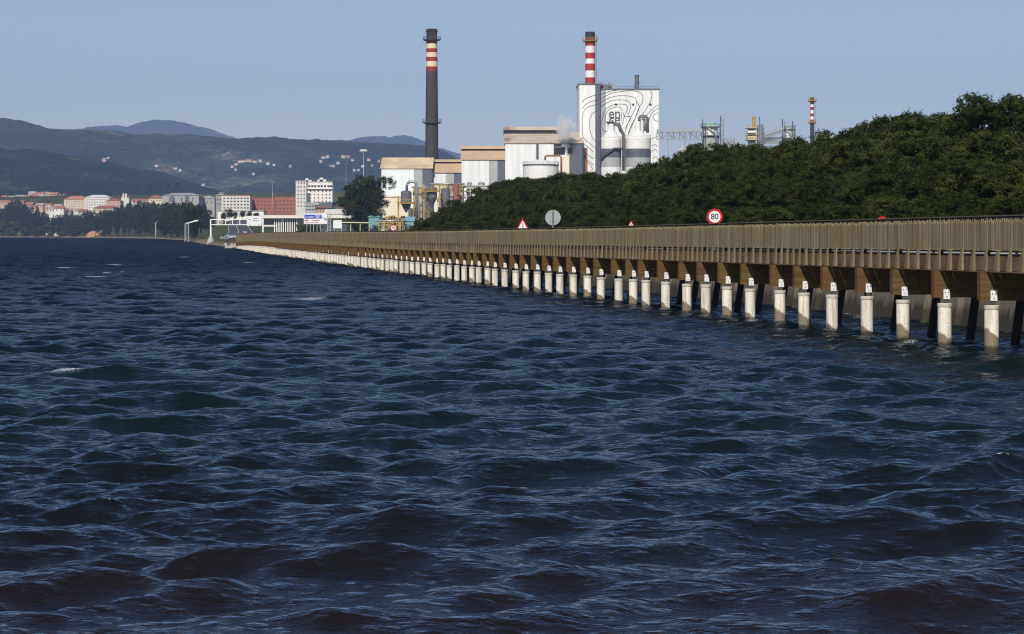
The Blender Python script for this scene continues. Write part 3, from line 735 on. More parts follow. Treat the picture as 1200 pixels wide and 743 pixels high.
# --- shared meshes, in pier coordinates: x inland (o), y along, z up
def obox(b, tones, x0, x1, y0, y1, z0, z1, t, peak=0.0):
    b.box(x0, x1, y0, y1, z0, z1)
    tones += [t] * 6
def picket(b, tones, x0, x1, y0, y1, z0, z1, pk, t):
    ym = (y0 + y1) / 2
    vs = [(x0, y0, z0), (x0, y1, z0), (x0, y1, z1), (x0, ym, z1 + pk), (x0, y0, z1), (x1, y0, z0), (x1, y1, z0), (x1, y1, z1), (x1, ym, z1 + pk), (x1, y0, z1)]
    fs = [(0, 4, 3, 2, 1), (5, 6, 7, 8, 9), (0, 5, 9, 4), (1, 2, 7, 6), (4, 9, 8, 3), (3, 8, 7, 2)]
    b.add(vs, fs); tones += [t] * 6
NV = 6
panels, fins, fascias = [], [], []
for v in range(NV):
    r = random.Random(40 + v)
    L = 3.9
    b = MB(); t = []
    for k in range(26):
        y0 = k * L / 26 + 0.004
        w = L / 26 - r.uniform(0.008, 0.024)
        h = 4.13 + r.uniform(-0.03, 0.03)
        picket(b, t, O0 - 0.03 + r.uniform(-.006, .006), O0, y0, y0 + w, 3.27 + r.uniform(-.015, .015), h, 0.13, min(1, max(0, r.gauss(0.5, 0.22))))
    for k in range(4):
        y0 = k * L / 4 + r.uniform(-.015, .015)
        # post in front of the pickets, then a fin that flares outwards to its foot
        picket(b, t, O0 - 0.062, O0 - 0.035, y0, y0 + 0.075, 3.05, 4.22 + r.uniform(-.02, .03), 0.07, r.gauss(0.15, 0.15))
        tn = r.gauss(0.12, 0.15)
        vs = [(O0 - 0.13, y0 - 0.02, 2.60), (O0 - 0.13, y0 + 0.26, 2.60), (O0 - 0.10, y0 + 0.15, 3.12), (O0 - 0.07, y0 + 0.07, 3.34), (O0 - 0.07, y0 - 0.0, 3.30),
              (O0 - 0.03, y0 - 0.02, 2.60), (O0 - 0.03, y0 + 0.26, 2.60), (O0 - 0.03, y0 + 0.15, 3.12), (O0 - 0.036, y0 + 0.07, 3.34), (O0 - 0.036, y0, 3.30)]
        b.add(vs, [(0, 4, 3, 2, 1), (5, 6, 7, 8, 9), (0, 1, 6, 5), (1, 2, 7, 6), (2, 3, 8, 7), (0, 5, 9, 4), (3, 4, 9, 8)]); t += [tn] * 7
    panels.append(tone_mesh(b, "fence_panel", M['picket'], t))
    b = MB(); t = []
    obox(b, t, O0 - 0.02, O0 + 0.05, 0, L - 0.01, 2.62, 3.08, 0.5)
    obox(b, t, O0 + 0.05, O0 + 0.12, 0, L - 0.01, 3.20, 3.26, 0.3)
    obox(b, t, O0 - 0.135, O0 - 0.022, 0, L - 0.005, 2.565, 2.598, 0.3)  # ledger added to cast a straight shadow edge on the cross beams
    fascias.append(tone_mesh(b, "fascia_board", M['fascia'], t))
b = MB(); t = []
obox(b, t, O0 - 0.33, 2.85, -0.14, 0.14, 1.66, 2.562, 0.5)
obox(b, t, O0 + 0.06, 2.85, -0.14, 0.14, 2.564, 3.0, 0.5)
beam_me = tone_mesh(b, "cross_beam", M['beam'], t)
b = MB(); b.lathe(0, 0, [(0.23, -1.6), (0.23, 1.36), (0.235, 1.37)], 20); pile_me = b.mesh("pile", M['pile'])
b = MB(); b.lathe(0, 0, [(0.245, 1.372), (0.25, 1.39), (0.25, 1.47), (0.235, 1.50)], 20); cap_me = b.mesh("pile_head", M['pile_cap'])
b = MB(); b.box(-0.11, 0.11, -0.205, -0.17, 1.64, 1.97)
b.box(-0.075, 0.075, -0.17, -0.145, 1.50, 1.75, 1); 
for (dx, dz) in ((-0.055, 1.86), (0.055, 1.86), (0.0, 1.72)):
    b.box(dx - 0.017, dx + 0.017, -0.215, -0.206, dz - 0.017, dz + 0.017, 1)
plate_me = b.mesh("anchor_plate", [M['sign_white'], M['dark_steel']])
b = MB(); b.tube([(2.8, 0.1, 1.70), (2.15, -0.3, -1.6)], 0.16, 10); back_me = b.mesh("raking_pile", M['darkwood'])  # near-black colour stands in for the shade on these back piles

def place(me_, Y, name, parent, dz=0.0, sy=1.0, rz=0.0):
    tx, ty = pier_t(Y)
    o = link(name, me_, parent)
    o.location = Vector((pier_x(Y), Y, dz)) - bw.location if parent is bw else (0, 0, 0)
    o.rotation_euler = (0, 0, math.atan2(-tx, ty) + rz)
    o.scale = (1, sy, 1)
    return o
def bake(b, tones, me_, Y, dz, sy=1.0):
    """adds a copy of a shared mesh to the builder b"""
    tx, ty = pier_t(Y); a = math.atan2(-tx, ty); ca, sa = math.cos(a), math.sin(a)
    vs = []
    for v in me_.vertices:
        x, yv, z = v.co.x, v.co.y * sy, v.co.z
        vs.append((pier_x(Y) + ca * x - sa * yv, Y + sa * x + ca * yv, z + dz))
    b.add(vs, [tuple(p.vertices) for p in me_.polygons])
    if "tone" in me_.attributes: tones += [d.value for d in me_.attributes["tone"].data]
    else: tones += [0.5] * len(me_.polygons)
NI = 92
rest = {k: (MB(bw.location), []) for k in ("pile", "pile_head", "anchor_plate", "cross_beam", "fence_panel", "fascia_board", "raking_pile")}
rr = random.Random(9)
for i, Y in enumerate(PY):
    dz = zd(Y)
    Yn = PY[i + 1] if i + 1 < len(PY) else Y + 3.8
    sy = (Yn - Y) / pier_t(Y)[1] / 3.9
    v = rr.randrange(NV)
    hz = dz + rr.uniform(-0.03, 0.02)
    if i < NI:
        p = place(pile_me, Y, "pile", bw, 0, 1, 0)
        p.location.z = hz
        c = link("pile_head", cap_me, p)
        q = link("anchor_plate", plate_me, p)
        place(beam_me, Y, "cross_beam", bw, dz)
        place(panels[v], Y, "fence_panel", bw, dz, sy)
        place(fascias[v], Y, "fascia_board", bw, dz, sy)
        if i % 1 == 0: place(back_me, Y, "raking_pile", bw, dz)
    else:
        for k, me_, s_ in (("pile", pile_me, 1), ("pile_head", cap_me, 1), ("anchor_plate", plate_me, 1), ("cross_beam", beam_me, 1), ("fence_panel", panels[v], sy), ("fascia_board", fascias[v], sy), ("raking_pile", back_me, 1)):
            bake(rest[k][0], rest[k][1], me_, Y, dz, s_)
mats_r = {"pile": M['pile_cap'], "pile_head": M['pile_cap'], "anchor_plate": M['sign_white'], "cross_beam": M['beam'], "fence_panel": M['picket'], "fascia_board": M['fascia'], "raking_pile": M['darkwood']}
M['far_pile'] = mat('far pile concrete', (0.74, 0.69, 0.58), (0.60, 0.54, 0.43), scale=3.0, rough=0.85, coord='World')
mats_r["pile"] = M['far_pile']
for k, (b, t) in rest.items():
    o = link(k, tone_mesh(b, k, mats_r[k], t), bw); o["kind"] = "stuff"
# deck and rails, continuous
def ribbon(name, m, o0, o1, z0, z1, parent=bw, ya=None, yb=None, step=6.0):
    b = MB(parent.location); vs = []
    ys = np.arange(ya or PY[0], yb or PY[-1] + 3.0, step)
    for Y in ys:
        dz = zd(Y)
        vs += [wpt(Y, o0, z0 + dz), wpt(Y, o1, z0 + dz), wpt(Y, o1, z1 + dz), wpt(Y, o0, z1 + dz)]
    fs = []
    for i in range(len(ys) - 1):
        for k in range(4): fs.append((i * 4 + k, i * 4 + (k + 1) % 4, i * 4 + 4 + (k + 1) % 4, i * 4 + 4 + k))
    fs += [(3, 2, 1, 0), tuple(len(ys) * 4 - 4 + k for k in range(4))]
    b.add(vs, fs)
    return b.build(name, m, parent)
ribbon("deck", M['darkwood'], O0 + 0.13, 2.9, 3.003, 3.12)
ribbon("handrail", M['darkwood'], O0 + 0.02, O0 + 0.06, 4.10, 4.35)  # dark board stands in for the dark gap between rail cap and pickets
ribbon("rail_cap", M['fin'], O0 + 0.0, O0 + 0.16, 4.353, 4.39)
ribbon("handrail", M['darkwood'], 2.75, 2.86, 4.12, 4.18)
b = MB(bw.location)
for i, Y in enumerate(PY):
    if i < 100:
        dz = zd(Y)
        b.bar(wpt(Y + 0.5, 2.8, 3.1 + dz), wpt(Y + 0.5, 2.8, 4.12 + dz), 0.09)
        b.bar(wpt(Y + 0.5, O0 + 0.2, 3.1 + dz), wpt(Y + 0.5, O0 + 0.2, 4.35 + dz), 0.09)
o = b.build("rail_post", M['darkwood'], bw); o["kind"] = "stuff"
# pale rubble where the boardwalk meets the bank
rb = MB((-73, 592, 0))
for k in range(14):
    x = -72.9 + rr.uniform(-1.6, 2.0); yv = 590 + rr.uniform(-10, 12); s = rr.uniform(0.25, 0.6)
    z = rr.uniform(0.0, 1.2)
    P = [(x + s * rr.uniform(.6, 1.1) * a, yv + s * rr.uniform(.6, 1.1) * c, z + s * rr.uniform(.5, 1) * d) for a, c, d in
         ((-1, -1, -1), (1, -1, -1), (1, 1, -1), (-1, 1, -1), (-.7, -.7, .8), (.8, -.6, .7), (.6, .7, .9), (-.6, .7, .7))]
    rb.add(P, [(0, 3, 2, 1), (4, 5, 6, 7), (0, 1, 5, 4), (1, 2, 6, 5), (2, 3, 7, 6), (3, 0, 4, 7)])
tag(rb.build("rubble", M['concrete']), "pale rubble blocks heaped where the boardwalk meets the bank", "rubble", kind="stuff")

# ------------------------------------------------------------------ trees
def leaf_mesh(name, m, lobes, nleaf, size, seed, droop=0.0):
    r = np.random.default_rng(seed)
    V = []; Fc = []; T = []
    lob = []
    for (cx, cy, cz, rx, rz) in lobes: lob.append((cx, cy, cz, rx, rz))
    vol = np.array([l[3] ** 2 * l[4] for l in lob]); vol = (vol ** 0.75) / (vol ** 0.75).sum()
    ids = r.choice(len(lob), nleaf, p=vol)
    # each lobe is made of twig clumps, so that light and dark clumps and gaps appear
    clump = {}
    for i, l in enumerate(lob):
        nc = 40
        d = r.normal(size=(nc, 3)); d /= np.linalg.norm(d, axis=1)[:, None]
        d[:, 2] = np.where(d[:, 2] < -0.5, -d[:, 2], d[:, 2])
        rad = r.uniform(0.6, 1.0, nc)[:, None]
        clump[i] = (np.array([l[0], l[1], l[2]]) + d * rad * np.array([l[3], l[3], l[4]]), r.uniform(0, 1, nc), d)
    ci = r.integers(0, 40, nleaf)
    C = np.empty((nleaf, 3)); nn = np.empty((nleaf, 3)); tt = np.empty(nleaf)
    for k in range(nleaf):
        i = ids[k]; c, tn, dd = clump[i]
        l = lob[i]
        C[k] = c[ci[k]] + r.normal(size=3) * np.array([l[3], l[3], l[4]]) * 0.11
        nn[k] = dd[ci[k]] * 1.2 + r.normal(size=3) * 0.6
        tt[k] = tn[ci[k]]
    nn[:, 2] += 0.25
    nn /= np.linalg.norm(nn, axis=1)[:, None]
    a = np.cross(nn, r.normal(size=(nleaf, 3))); a /= np.linalg.norm(a, axis=1)[:, None]
    bb = np.cross(nn, a)
    s = size * r.uniform(0.6, 1.25, nleaf)[:, None]
    P = np.stack([C - a * s * 0.5, C - bb * s * 0.28, C + a * s * 0.6, C + bb * s * 0.28], 1).reshape(-1, 3)
    me = bpy.data.meshes.new(name)
    me.vertices.add(nleaf * 4); me.vertices.foreach_set("co", P.astype(np.float32).ravel())
    me.loops.add(nleaf * 4); me.loops.foreach_set("vertex_index", np.arange(nleaf * 4, dtype=np.int32))
    me.polygons.add(nleaf); me.polygons.foreach_set("loop_start", np.arange(nleaf, dtype=np.int32) * 4)
    me.materials.append(m); me.update(calc_edges=True)
    at = me.attributes.new("tone", 'FLOAT', 'FACE'); at.data.foreach_set("value", np.clip(tt * 0.8 + r.uniform(-.1, .3, nleaf), 0, 1).astype(np.float32))
    return me
def crown_lobes(seed, base=0.12, wide=0.36, n=13, top=0.97):
    """unit tree: height 1, lobes round a dome"""
    r = random.Random(seed); out = []
    for k in range(n):
        t = (k + 0.5) / n
        z = base + (top - base) * t
        env = wide * math.sin(PI * min(1, 0.22 + 0.80 * (1 - t) ** 0.75)) ** 0.8
        a = k * 2.4 + r.uniform(-.5, .5)
        rr_ = env * r.uniform(0.35, 0.8)
        s = r.uniform(0.10, 0.19) * (1 if t < 0.85 else 0.8)
        out.append((rr_ * math.cos(a), rr_ * math.sin(a), min(z, top - s * 0.75), s * 1.15, s * 0.85))
    out.append((0, 0, 0.50, 0.27, 0.30)); out.append((0.05, -0.04, 0.76, 0.19, 0.17))
    return out
def trunk_mesh(name, seed, lobes, hh=0.75, r0=0.028):
    r = random.Random(seed); b = MB()
    top = (r.uniform(-.03, .03), r.uniform(-.03, .03), hh)
    mid = (r.uniform(-.03, .03), r.uniform(-.03, .03), hh * 0.5)
    b.tube([(0, 0, -0.06), mid, top], [r0, r0 * 0.7, r0 * 0.25], 8)
    for l in lobes[::2]:
        z0 = max(0.1, l[2] * 0.62)
        b.tube([(mid[0] * z0 / (hh * .5) if z0 < hh * .5 else mid[0], mid[1], z0), (l[0] * 0.6, l[1] * 0.6, l[2] - 0.04), (l[0], l[1], l[2])], [r0 * 0.45, r0 * 0.28, r0 * 0.12], 6)
    return b.mesh(name, M['bark'])
TREES = []
for v in range(7):
    lb = crown_lobes(100 + v, base=0.06, wide=0.40 + 0.03 * (v % 3), n=15)
    TREES.append((leaf_mesh("crown", M['leaf'], lb, 38000, 0.0205, 200 + v), trunk_mesh("trunk", 300 + v, lb)))
BUSH = []
for v in range(3):
    lb = crown_lobes(130 + v, base=0.1, wide=0.55, n=9, top=0.95)
    BUSH.append((leaf_mesh("crown", M['bush'], lb, 2200, 0.085, 230 + v), trunk_mesh("trunk", 330 + v, lb, 0.6)))
PINES = []
for v in range(5):
    lb = crown_lobes(150 + v, base=0.30 if v % 2 else 0.12, wide=0.30, n=12)
    PINES.append((leaf_mesh("crown", M['pine'], lb, 1900, 0.062, 250 + v), trunk_mesh("trunk", 350 + v, lb, 0.85, 0.018)))
def tree(kind, v, X, Y, h, w, label, cat="tree", group=None, name="broadleaf_tree", z=None):
    z = gz(X, Y) if z is None else z
    t = empty(name, (X, Y, z), label, cat, group, random.uniform(0, 6.28))
    t.scale = (w, w, h)
    src = {'leaf': TREES, 'bush': BUSH, 'pine': PINES}[kind]
    cme, tme = src[v % len(src)]
    link("crown", cme, t); link("trunk", tme, t)
    return t

# outline of the wood seen above the boardwalk: gives the height of the trees along it
WX = [474, 482, 490, 497, 515, 531, 560, 575, 597, 619, 650, 657, 685, 712, 740, 775, 800, 850, 900, 950, 975, 1000, 1035, 1055, 1085, 1100, 1120, 1140, 1165, 1200, 1300, 1500]
WY = [268, 261, 252, 243, 236, 230, 222, 218, 211, 206, 206, 202, 202, 201, 199, 189, 177, 167, 167, 160, 158, 147, 140, 135, 129, 130, 122, 121, 114, 114, 106, 99]
LMK = [(520, "below the hopper silos"), (560, "below the tall white shed"), (600, "left of the triangular sign"), (630, "behind the triangular sign"), (672, "behind the blank round sign"), (705, "below the tower's left part"), (740, "below the narrower banded tank"),
       (775, "below the wider banded tank"), (812, "below the level conveyor"), (832, "just left of the 80 sign"), (860, "just right of the 80 sign"), (900, "below the yellow process tower"), (940, "below the smaller white silo"), (975, "below the slim striped chimney"),
       (1015, "left of the half-hidden red sign"), (1055, "above the half-hidden red sign"), (1100, "right of the half-hidden red sign"), (1150, "in the tall right part"), (1202, "at the right edge")]
rt = random.Random(21)
cnt = 0
for row, (o, frac, dens) in enumerate(((19.5, 0.42, 4.6), (23.5, 0.66, 5.2), (28.5, 0.86, 5.6), (34.5, 1.0, 5.3))):
    Y = 96.0 + row * 1.7
    while Y < 405 - row * 6:
        X, Yp, _ = wpt(Y + rt.uniform(-1.3, 1.3), o + rt.uniform(-1.2, 1.2), 0)
        px = 600 + X * F / Yp
        if px < 1330:
            ztree = pZ(float(np.interp(px, WX, WY)), Yp)
            z0 = gz(X, Yp)
            h = (ztree - z0) * frac * rt.uniform(0.90, 1.05)
            if row == 3: h = (ztree - z0) * rt.uniform(0.94, 1.05)
            if h > 2.0:
                w = max(4.5, min(9.0, h * 0.95)) * rt.uniform(0.85, 1.2)
                side = "at the right edge"
                for lim, s_ in LMK:
                    if px < lim: side = s_; break
                rw = ("low dark tree at the front of the wood", "dark tree in the second row of the wood", "dense dark tree halfway up the wood", "tall dark skyline tree of the wood")[row]
                tree('leaf', rt.randrange(7), X, Yp, h, w, rw + ", " + side, "tree", "trees of the wood: %s row, %s" % (("front", "second", "third", "skyline")[row], side), z=z0)
                cnt += 1
        Y += dens * rt.uniform(0.8, 1.2)
print("forest trees", cnt)
u = MB((20, 200, 0))
# ground cover under the trees: low shrubs on the slope, one mass nobody could count
rs = np.random.default_rng(77)
lob = []
for k in range(230):
    Y = rs.uniform(92, 400); X, Yp, _ = wpt(Y, rs.uniform(17.5, 34), 0)
    lob.append((X, Yp, gz(X, Yp) + 0.7, rs.uniform(1.2, 2.0), rs.uniform(0.8, 1.5)))
tag(link("undergrowth", leaf_mesh("undergrowth", M['leaf'], lob, 30000, 0.35, 78)), "dark green undergrowth filling the foot of the wood", "undergrowth", kind="stuff")

# ------------------------------------------------------------------ road signs
def text_mesh(body, size):
    cu = bpy.data.curves.new("lettering", 'FONT'); cu.body = body; cu.size = size; cu.align_x = 'CENTER'; cu.align_y = 'CENTER'; cu.extrude = 0.006; cu.offset = size * 0.01
    o = bpy.data.objects.new("tmp", cu); COL.objects.link(o)
    bpy.context.view_layer.update()
    me = bpy.data.meshes.new_from_object(o.evaluated_get(bpy.context.evaluated_depsgraph_get()))
    bpy.data.objects.remove(o)
    me.name = "lettering"
    me.transform(Matrix.Rotation(R(90), 4, 'X'))
    return me
def disc(b, cx, cz, r0, r1, y0, y1, n=36, mi=0):
    """ring or disc facing -Y"""
    vs = []
    for k in range(n):
        a = 2 * PI * k / n
        c, s = math.cos(a), math.sin(a)
        vs += [(cx + r0 * c, y0, cz + r0 * s), (cx + r1 * c, y0, cz + r1 * s), (cx + r1 * c, y1, cz + r1 * s)]
    fs = []
    for k in range(n):
        j = (k + 1) % n
        fs += [(3 * k, 3 * k + 1, 3 * j + 1, 3 * j), (3 * k + 1, 3 * k + 2, 3 * j + 2, 3 * j + 1)]
    b.add(vs, fs, mi)
def sign_post(e, z1, y=0.06, w=0.09):
    b = MB(); b.box(-w / 2, w / 2, y, y + 0.06, 0, z1); return b.build("post", M['galv'], e)
def round_sign(px, py, Y, d, txt, label, name="speed_limit_sign"):
    X = pX(px, Y); zc = pZ(py, Y); z0 = gz(X, Y)
    e = empty(name, (X, Y, z0), label, "road sign")
    h = zc - z0
    sign_post(e, h + d * 0.4)
    b = MB()
    disc(b, 0, h, 0.0, d / 2, 0.0, 0.03)
    b.build("sign_plate", M['sign_white'], e)
    b = MB(); disc(b, 0, h, d * 0.365, d / 2, -0.006, 0.0); b.build("red_ring", M['sign_red'], e)
    if txt:
        o = link("lettering", text_mesh(txt, d * 0.50), e); o.location = (0, -0.012, h); o.data.materials.append(M['black'])
    return e
round_sign(837.5, 254, 140, 0.98, "80", "round red-ringed speed limit sign reading 80 above the boardwalk fence")
round_sign(461, 267, 380, 1.1, "90", "small round red-ringed speed limit sign in front of the teal shed")
# back of a round sign
Y = 182; X = pX(648, Y); zc = pZ(255, Y); z0 = gz(X, Y)
e = empty("round_sign_back", (X, Y, z0), "blank grey back of a round road sign with its post in front", "road sign")
b = MB(); b.box(-0.065, 0.065, -0.10, -0.03, 0, zc - z0 + 0.6); b.build("post", M['steel'], e)
b = MB(); disc(b, 0, zc - z0, 0, 0.62, 0.0, 0.03); b.build("sign_plate", M['sign_back'], e)
b = MB()
for dz_ in (-0.25, 0.25):
    b.box(-0.3, 0.3, -0.03, 0.0, zc - z0 + dz_ - 0.03, zc - z0 + dz_ + 0.03)
b.build("bracket", M['sign_back'], e)
def tri_sign(px, py, Y, w, label, mark, inv=False):
    X = pX(px, Y); zb = pZ(py, Y); z0 = gz(X, Y)     # py = row of the tip
    e = empty("warning_sign", (X, Y, z0), label, "road sign")
    ht = w * 0.88; top = zb - z0
    sign_post(e, top - 0.1)
    def tri(b, k, y, thick=0.02):
        cz = top - ht * 2 / 3
        P = [(0, top), (-w / 2, top - ht), (w / 2, top - ht)]
        P = [(p[0] * k, cz + (p[1] - cz) * k) for p in P]
        vs = [(p[0], y, p[1]) for p in P] + [(p[0], y + thick, p[1]) for p in P]
        b.add(vs, [(0, 1, 2), (0, 3, 4, 1), (1, 4, 5, 2), (2, 5, 3, 0), (5, 4, 3)])
    b = MB(); tri(b, 1.0, 0); b.build("red_border", M['sign_red'], e)
    b = MB(); tri(b, 0.68, -0.012, 0.010); b.build("sign_plate", M['sign_white'], e)
    b = MB()
    if mark == 'narrow':
        b.box(-0.06, -0.015, -0.02, -0.014, top - ht * 0.82, top - ht * 0.40); b.box(0.02, 0.055, -0.02, -0.014, top - ht * 0.82, top - ht * 0.50)
    else:
        b.box(-0.03, 0.03, -0.02, -0.014, top - ht * 0.70, top - ht * 0.42); b.box(-0.03, 0.03, -0.02, -0.014, top - ht * 0.82, top - ht * 0.75)
    b.build("symbol", M['black'], e)
    return e
tri_sign(612.5, 255.5, 194, 1.15, "triangular red-bordered warning sign beside the blank round sign", 'narrow')
tri_sign(739.5, 258.2, 160, 0.66, "small triangular red-bordered warning sign just showing above the fence", 'mark')
tri_sign(547, 267.8, 280, 0.7, "tiny white topped road sign peeping over the far fence", 'mark')
Y = 118; X = pX(1034, Y); z0 = gz(X, Y); zc = pZ(260, Y)
e = empty("round_red_sign", (X, Y, z0), "top of a round red sign peeping over the fence before the wood", "road sign")
sign_post(e, zc - z0); b = MB(); disc(b, 0, zc - z0, 0, 0.28, 0, 0.03); b.build("sign_plate", M['sign_red'], e)
# ------------------------------------------------------------------ the mill
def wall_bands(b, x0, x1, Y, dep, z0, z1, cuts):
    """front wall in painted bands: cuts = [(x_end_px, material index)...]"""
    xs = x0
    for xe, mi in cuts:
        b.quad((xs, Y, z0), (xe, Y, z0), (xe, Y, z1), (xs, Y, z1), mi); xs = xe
def shed(px0, px1, yr, ye, yb, Y, dep, cuts, roof, wallm, label, monitor=None, gable_px=None, name="mill_building"):
    """long shed, ridge parallel to the picture, roof slope towards us. yr ridge row, ye eave row"""
    x0, x1 = pX(px0, Y), pX(px1, Y)
    ze = pZ(ye, Y); zr = pZ(yr, Y + dep / 2)
    zb = gz((x0 + x1) / 2, Y) - 1.0
    e = empty(name, ((x0 + x1) / 2, Y + dep / 2, zb + 1), label, "factory building")
    b = MB(e.location)
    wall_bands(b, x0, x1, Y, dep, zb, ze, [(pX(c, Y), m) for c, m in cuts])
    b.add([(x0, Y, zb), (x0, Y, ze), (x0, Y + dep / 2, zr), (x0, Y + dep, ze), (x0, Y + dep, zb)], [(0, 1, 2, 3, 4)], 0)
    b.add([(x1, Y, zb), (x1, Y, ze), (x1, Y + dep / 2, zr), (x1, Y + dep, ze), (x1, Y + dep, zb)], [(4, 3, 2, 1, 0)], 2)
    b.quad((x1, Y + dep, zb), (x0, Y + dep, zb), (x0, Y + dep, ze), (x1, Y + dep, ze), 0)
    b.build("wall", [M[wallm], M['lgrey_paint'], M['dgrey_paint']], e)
    b = MB(e.location)
    ov = 0.5; t = 0.35; sl = (zr - ze) / (dep / 2)
    P = []
    for x in (x0 - ov, x1 + ov):
        P += [(x, Y - ov, ze - sl * ov), (x, Y + dep / 2, zr), (x, Y + dep + ov, ze - sl * ov), (x, Y + dep + ov, ze - sl * ov + t), (x, Y + dep / 2, zr + t), (x, Y - ov, ze - sl * ov + t)]
    b.add(P, [(0, 1, 4, 5), (1, 2, 3, 4), (6, 11, 10, 7), (7, 10, 9, 8), (5, 4, 10, 11), (4, 3, 9, 10), (0, 6, 7, 1), (1, 7, 8, 2), (0, 5, 11, 6), (2, 8, 9, 3)])
    r = b.build("roof", M[roof], e)
    if monitor:
        m0, m1, yt, yg = monitor      # raised ridge vent: top row, gap row
        b = MB(e.location); xa, xb = pX(m0, Y + dep / 2), pX(m1, Y + dep / 2)
        ym = Y + dep / 2
        zt = pZ(yt, ym); zg = pZ(yg, ym - 2)
        b.box(xa, xb, ym - 2, ym + 2, zr - 1.0, zg, 1)
        b.add([(xa - .3, ym - 2.6, zg + .003), (xb + .3, ym - 2.6, zg + .003), (xb + .3, ym + 2.6, zg + .003), (xa - .3, ym + 2.6, zg + .003), (xa - .3, ym, zt), (xb + .3, ym, zt)], [(0, 1, 5, 4), (2, 3, 4, 5), (0, 4, 3), (1, 2, 5), (0, 3, 2, 1)], 0)
        b.build("ridge_vent", [M[roof], M['black']], r)
    return e
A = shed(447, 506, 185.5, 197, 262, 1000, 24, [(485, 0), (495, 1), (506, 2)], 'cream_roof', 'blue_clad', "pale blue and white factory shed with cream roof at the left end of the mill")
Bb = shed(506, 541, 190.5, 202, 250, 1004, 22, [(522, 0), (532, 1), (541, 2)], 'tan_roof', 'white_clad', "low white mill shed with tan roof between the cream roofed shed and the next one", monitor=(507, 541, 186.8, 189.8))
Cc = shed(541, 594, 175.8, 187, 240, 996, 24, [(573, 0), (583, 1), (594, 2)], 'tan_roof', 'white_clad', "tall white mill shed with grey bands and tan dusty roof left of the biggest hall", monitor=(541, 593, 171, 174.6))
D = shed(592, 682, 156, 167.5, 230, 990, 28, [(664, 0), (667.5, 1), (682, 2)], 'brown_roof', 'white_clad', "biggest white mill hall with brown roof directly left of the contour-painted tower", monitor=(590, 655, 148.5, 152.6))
b = MB(D.location)
for (a, c, t_, u_) in ((649, 662, 172.5, 181), (649, 658, 169, 171.5), (665.5, 671, 173, 180)):
    b.box(pX(a, 990), pX(c, 990), 989.7, 989.97, pZ(u_, 990), pZ(t_, 990))
b.build("window", M['black'], D)
b = MB(D.location); b.box(pX(628.3, 990), pX(631, 990), 989.3, 989.96, pZ(186, 990), pZ(168.5, 990)); b.build("duct", M['dgrey_paint'], D)
b = MB(D.location); b.box(pX(659, 990), pX(667, 990), 989.5, 989.95, pZ(206, 990), pZ(183, 990)); b.build("door", M['cream_clad'], D)
b = MB(D.location)
for k in range(9):
    x = pX(668 + k * 1.3, 1000); z = pZ(163 - (k * 37 % 5) * 0.5, 1000)
    b.bar((x, 1003, pZ(166, 1000)), (x + random.uniform(-.6, .6), 1003, z + 0.8), 0.5)
b.tube([(pX(664, 1000), 1001, pZ(166, 1000)), (pX(664, 1000), 1001, pZ(160, 1000)), (pX(670, 1000), 1001, pZ(159, 1000)), (pX(679, 1000), 1001, pZ(163, 1000))], 0.5)
b.box(pX(666, 1000), pX(681, 1000), 1000, 1004, pZ(168, 1000), pZ(164, 1000))
b.build("roof_machinery", M['rust'], D)
# the low cream annexe in front of shed A
Y = 972; x0, x1 = pX(443, Y), pX(478.5, Y); zb = gz(x0, Y)
e = empty("annexe", ((x0 + x1) / 2, Y, zb), "windowless cream block in front of the pale blue shed", "factory building")
b = MB(e.location); b.box(x0, x1, Y, Y + 22, pZ(254.5, Y), pZ(231, Y)); b.build("wall", M['cream_clad'], e)
b = MB(e.location); b.box(x0 - .3, x1 + .3, Y - .3, Y + 22.3, pZ(231, Y) + .003, pZ(231, Y) + 0.45); b.build("roof", M['cream_paint'], e)
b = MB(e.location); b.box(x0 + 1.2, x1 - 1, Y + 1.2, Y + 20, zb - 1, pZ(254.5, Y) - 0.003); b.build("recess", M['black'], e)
b = MB(e.location)
for k in range(5):
    x = x0 + 0.8 + k * (x1 - x0 - 1.6) / 4
    b.box(x - .3, x + .3, Y + .1, Y + .7, zb - 1, pZ(254.5, Y) - 0.004)
b.build("column", M['cream_paint'], e)

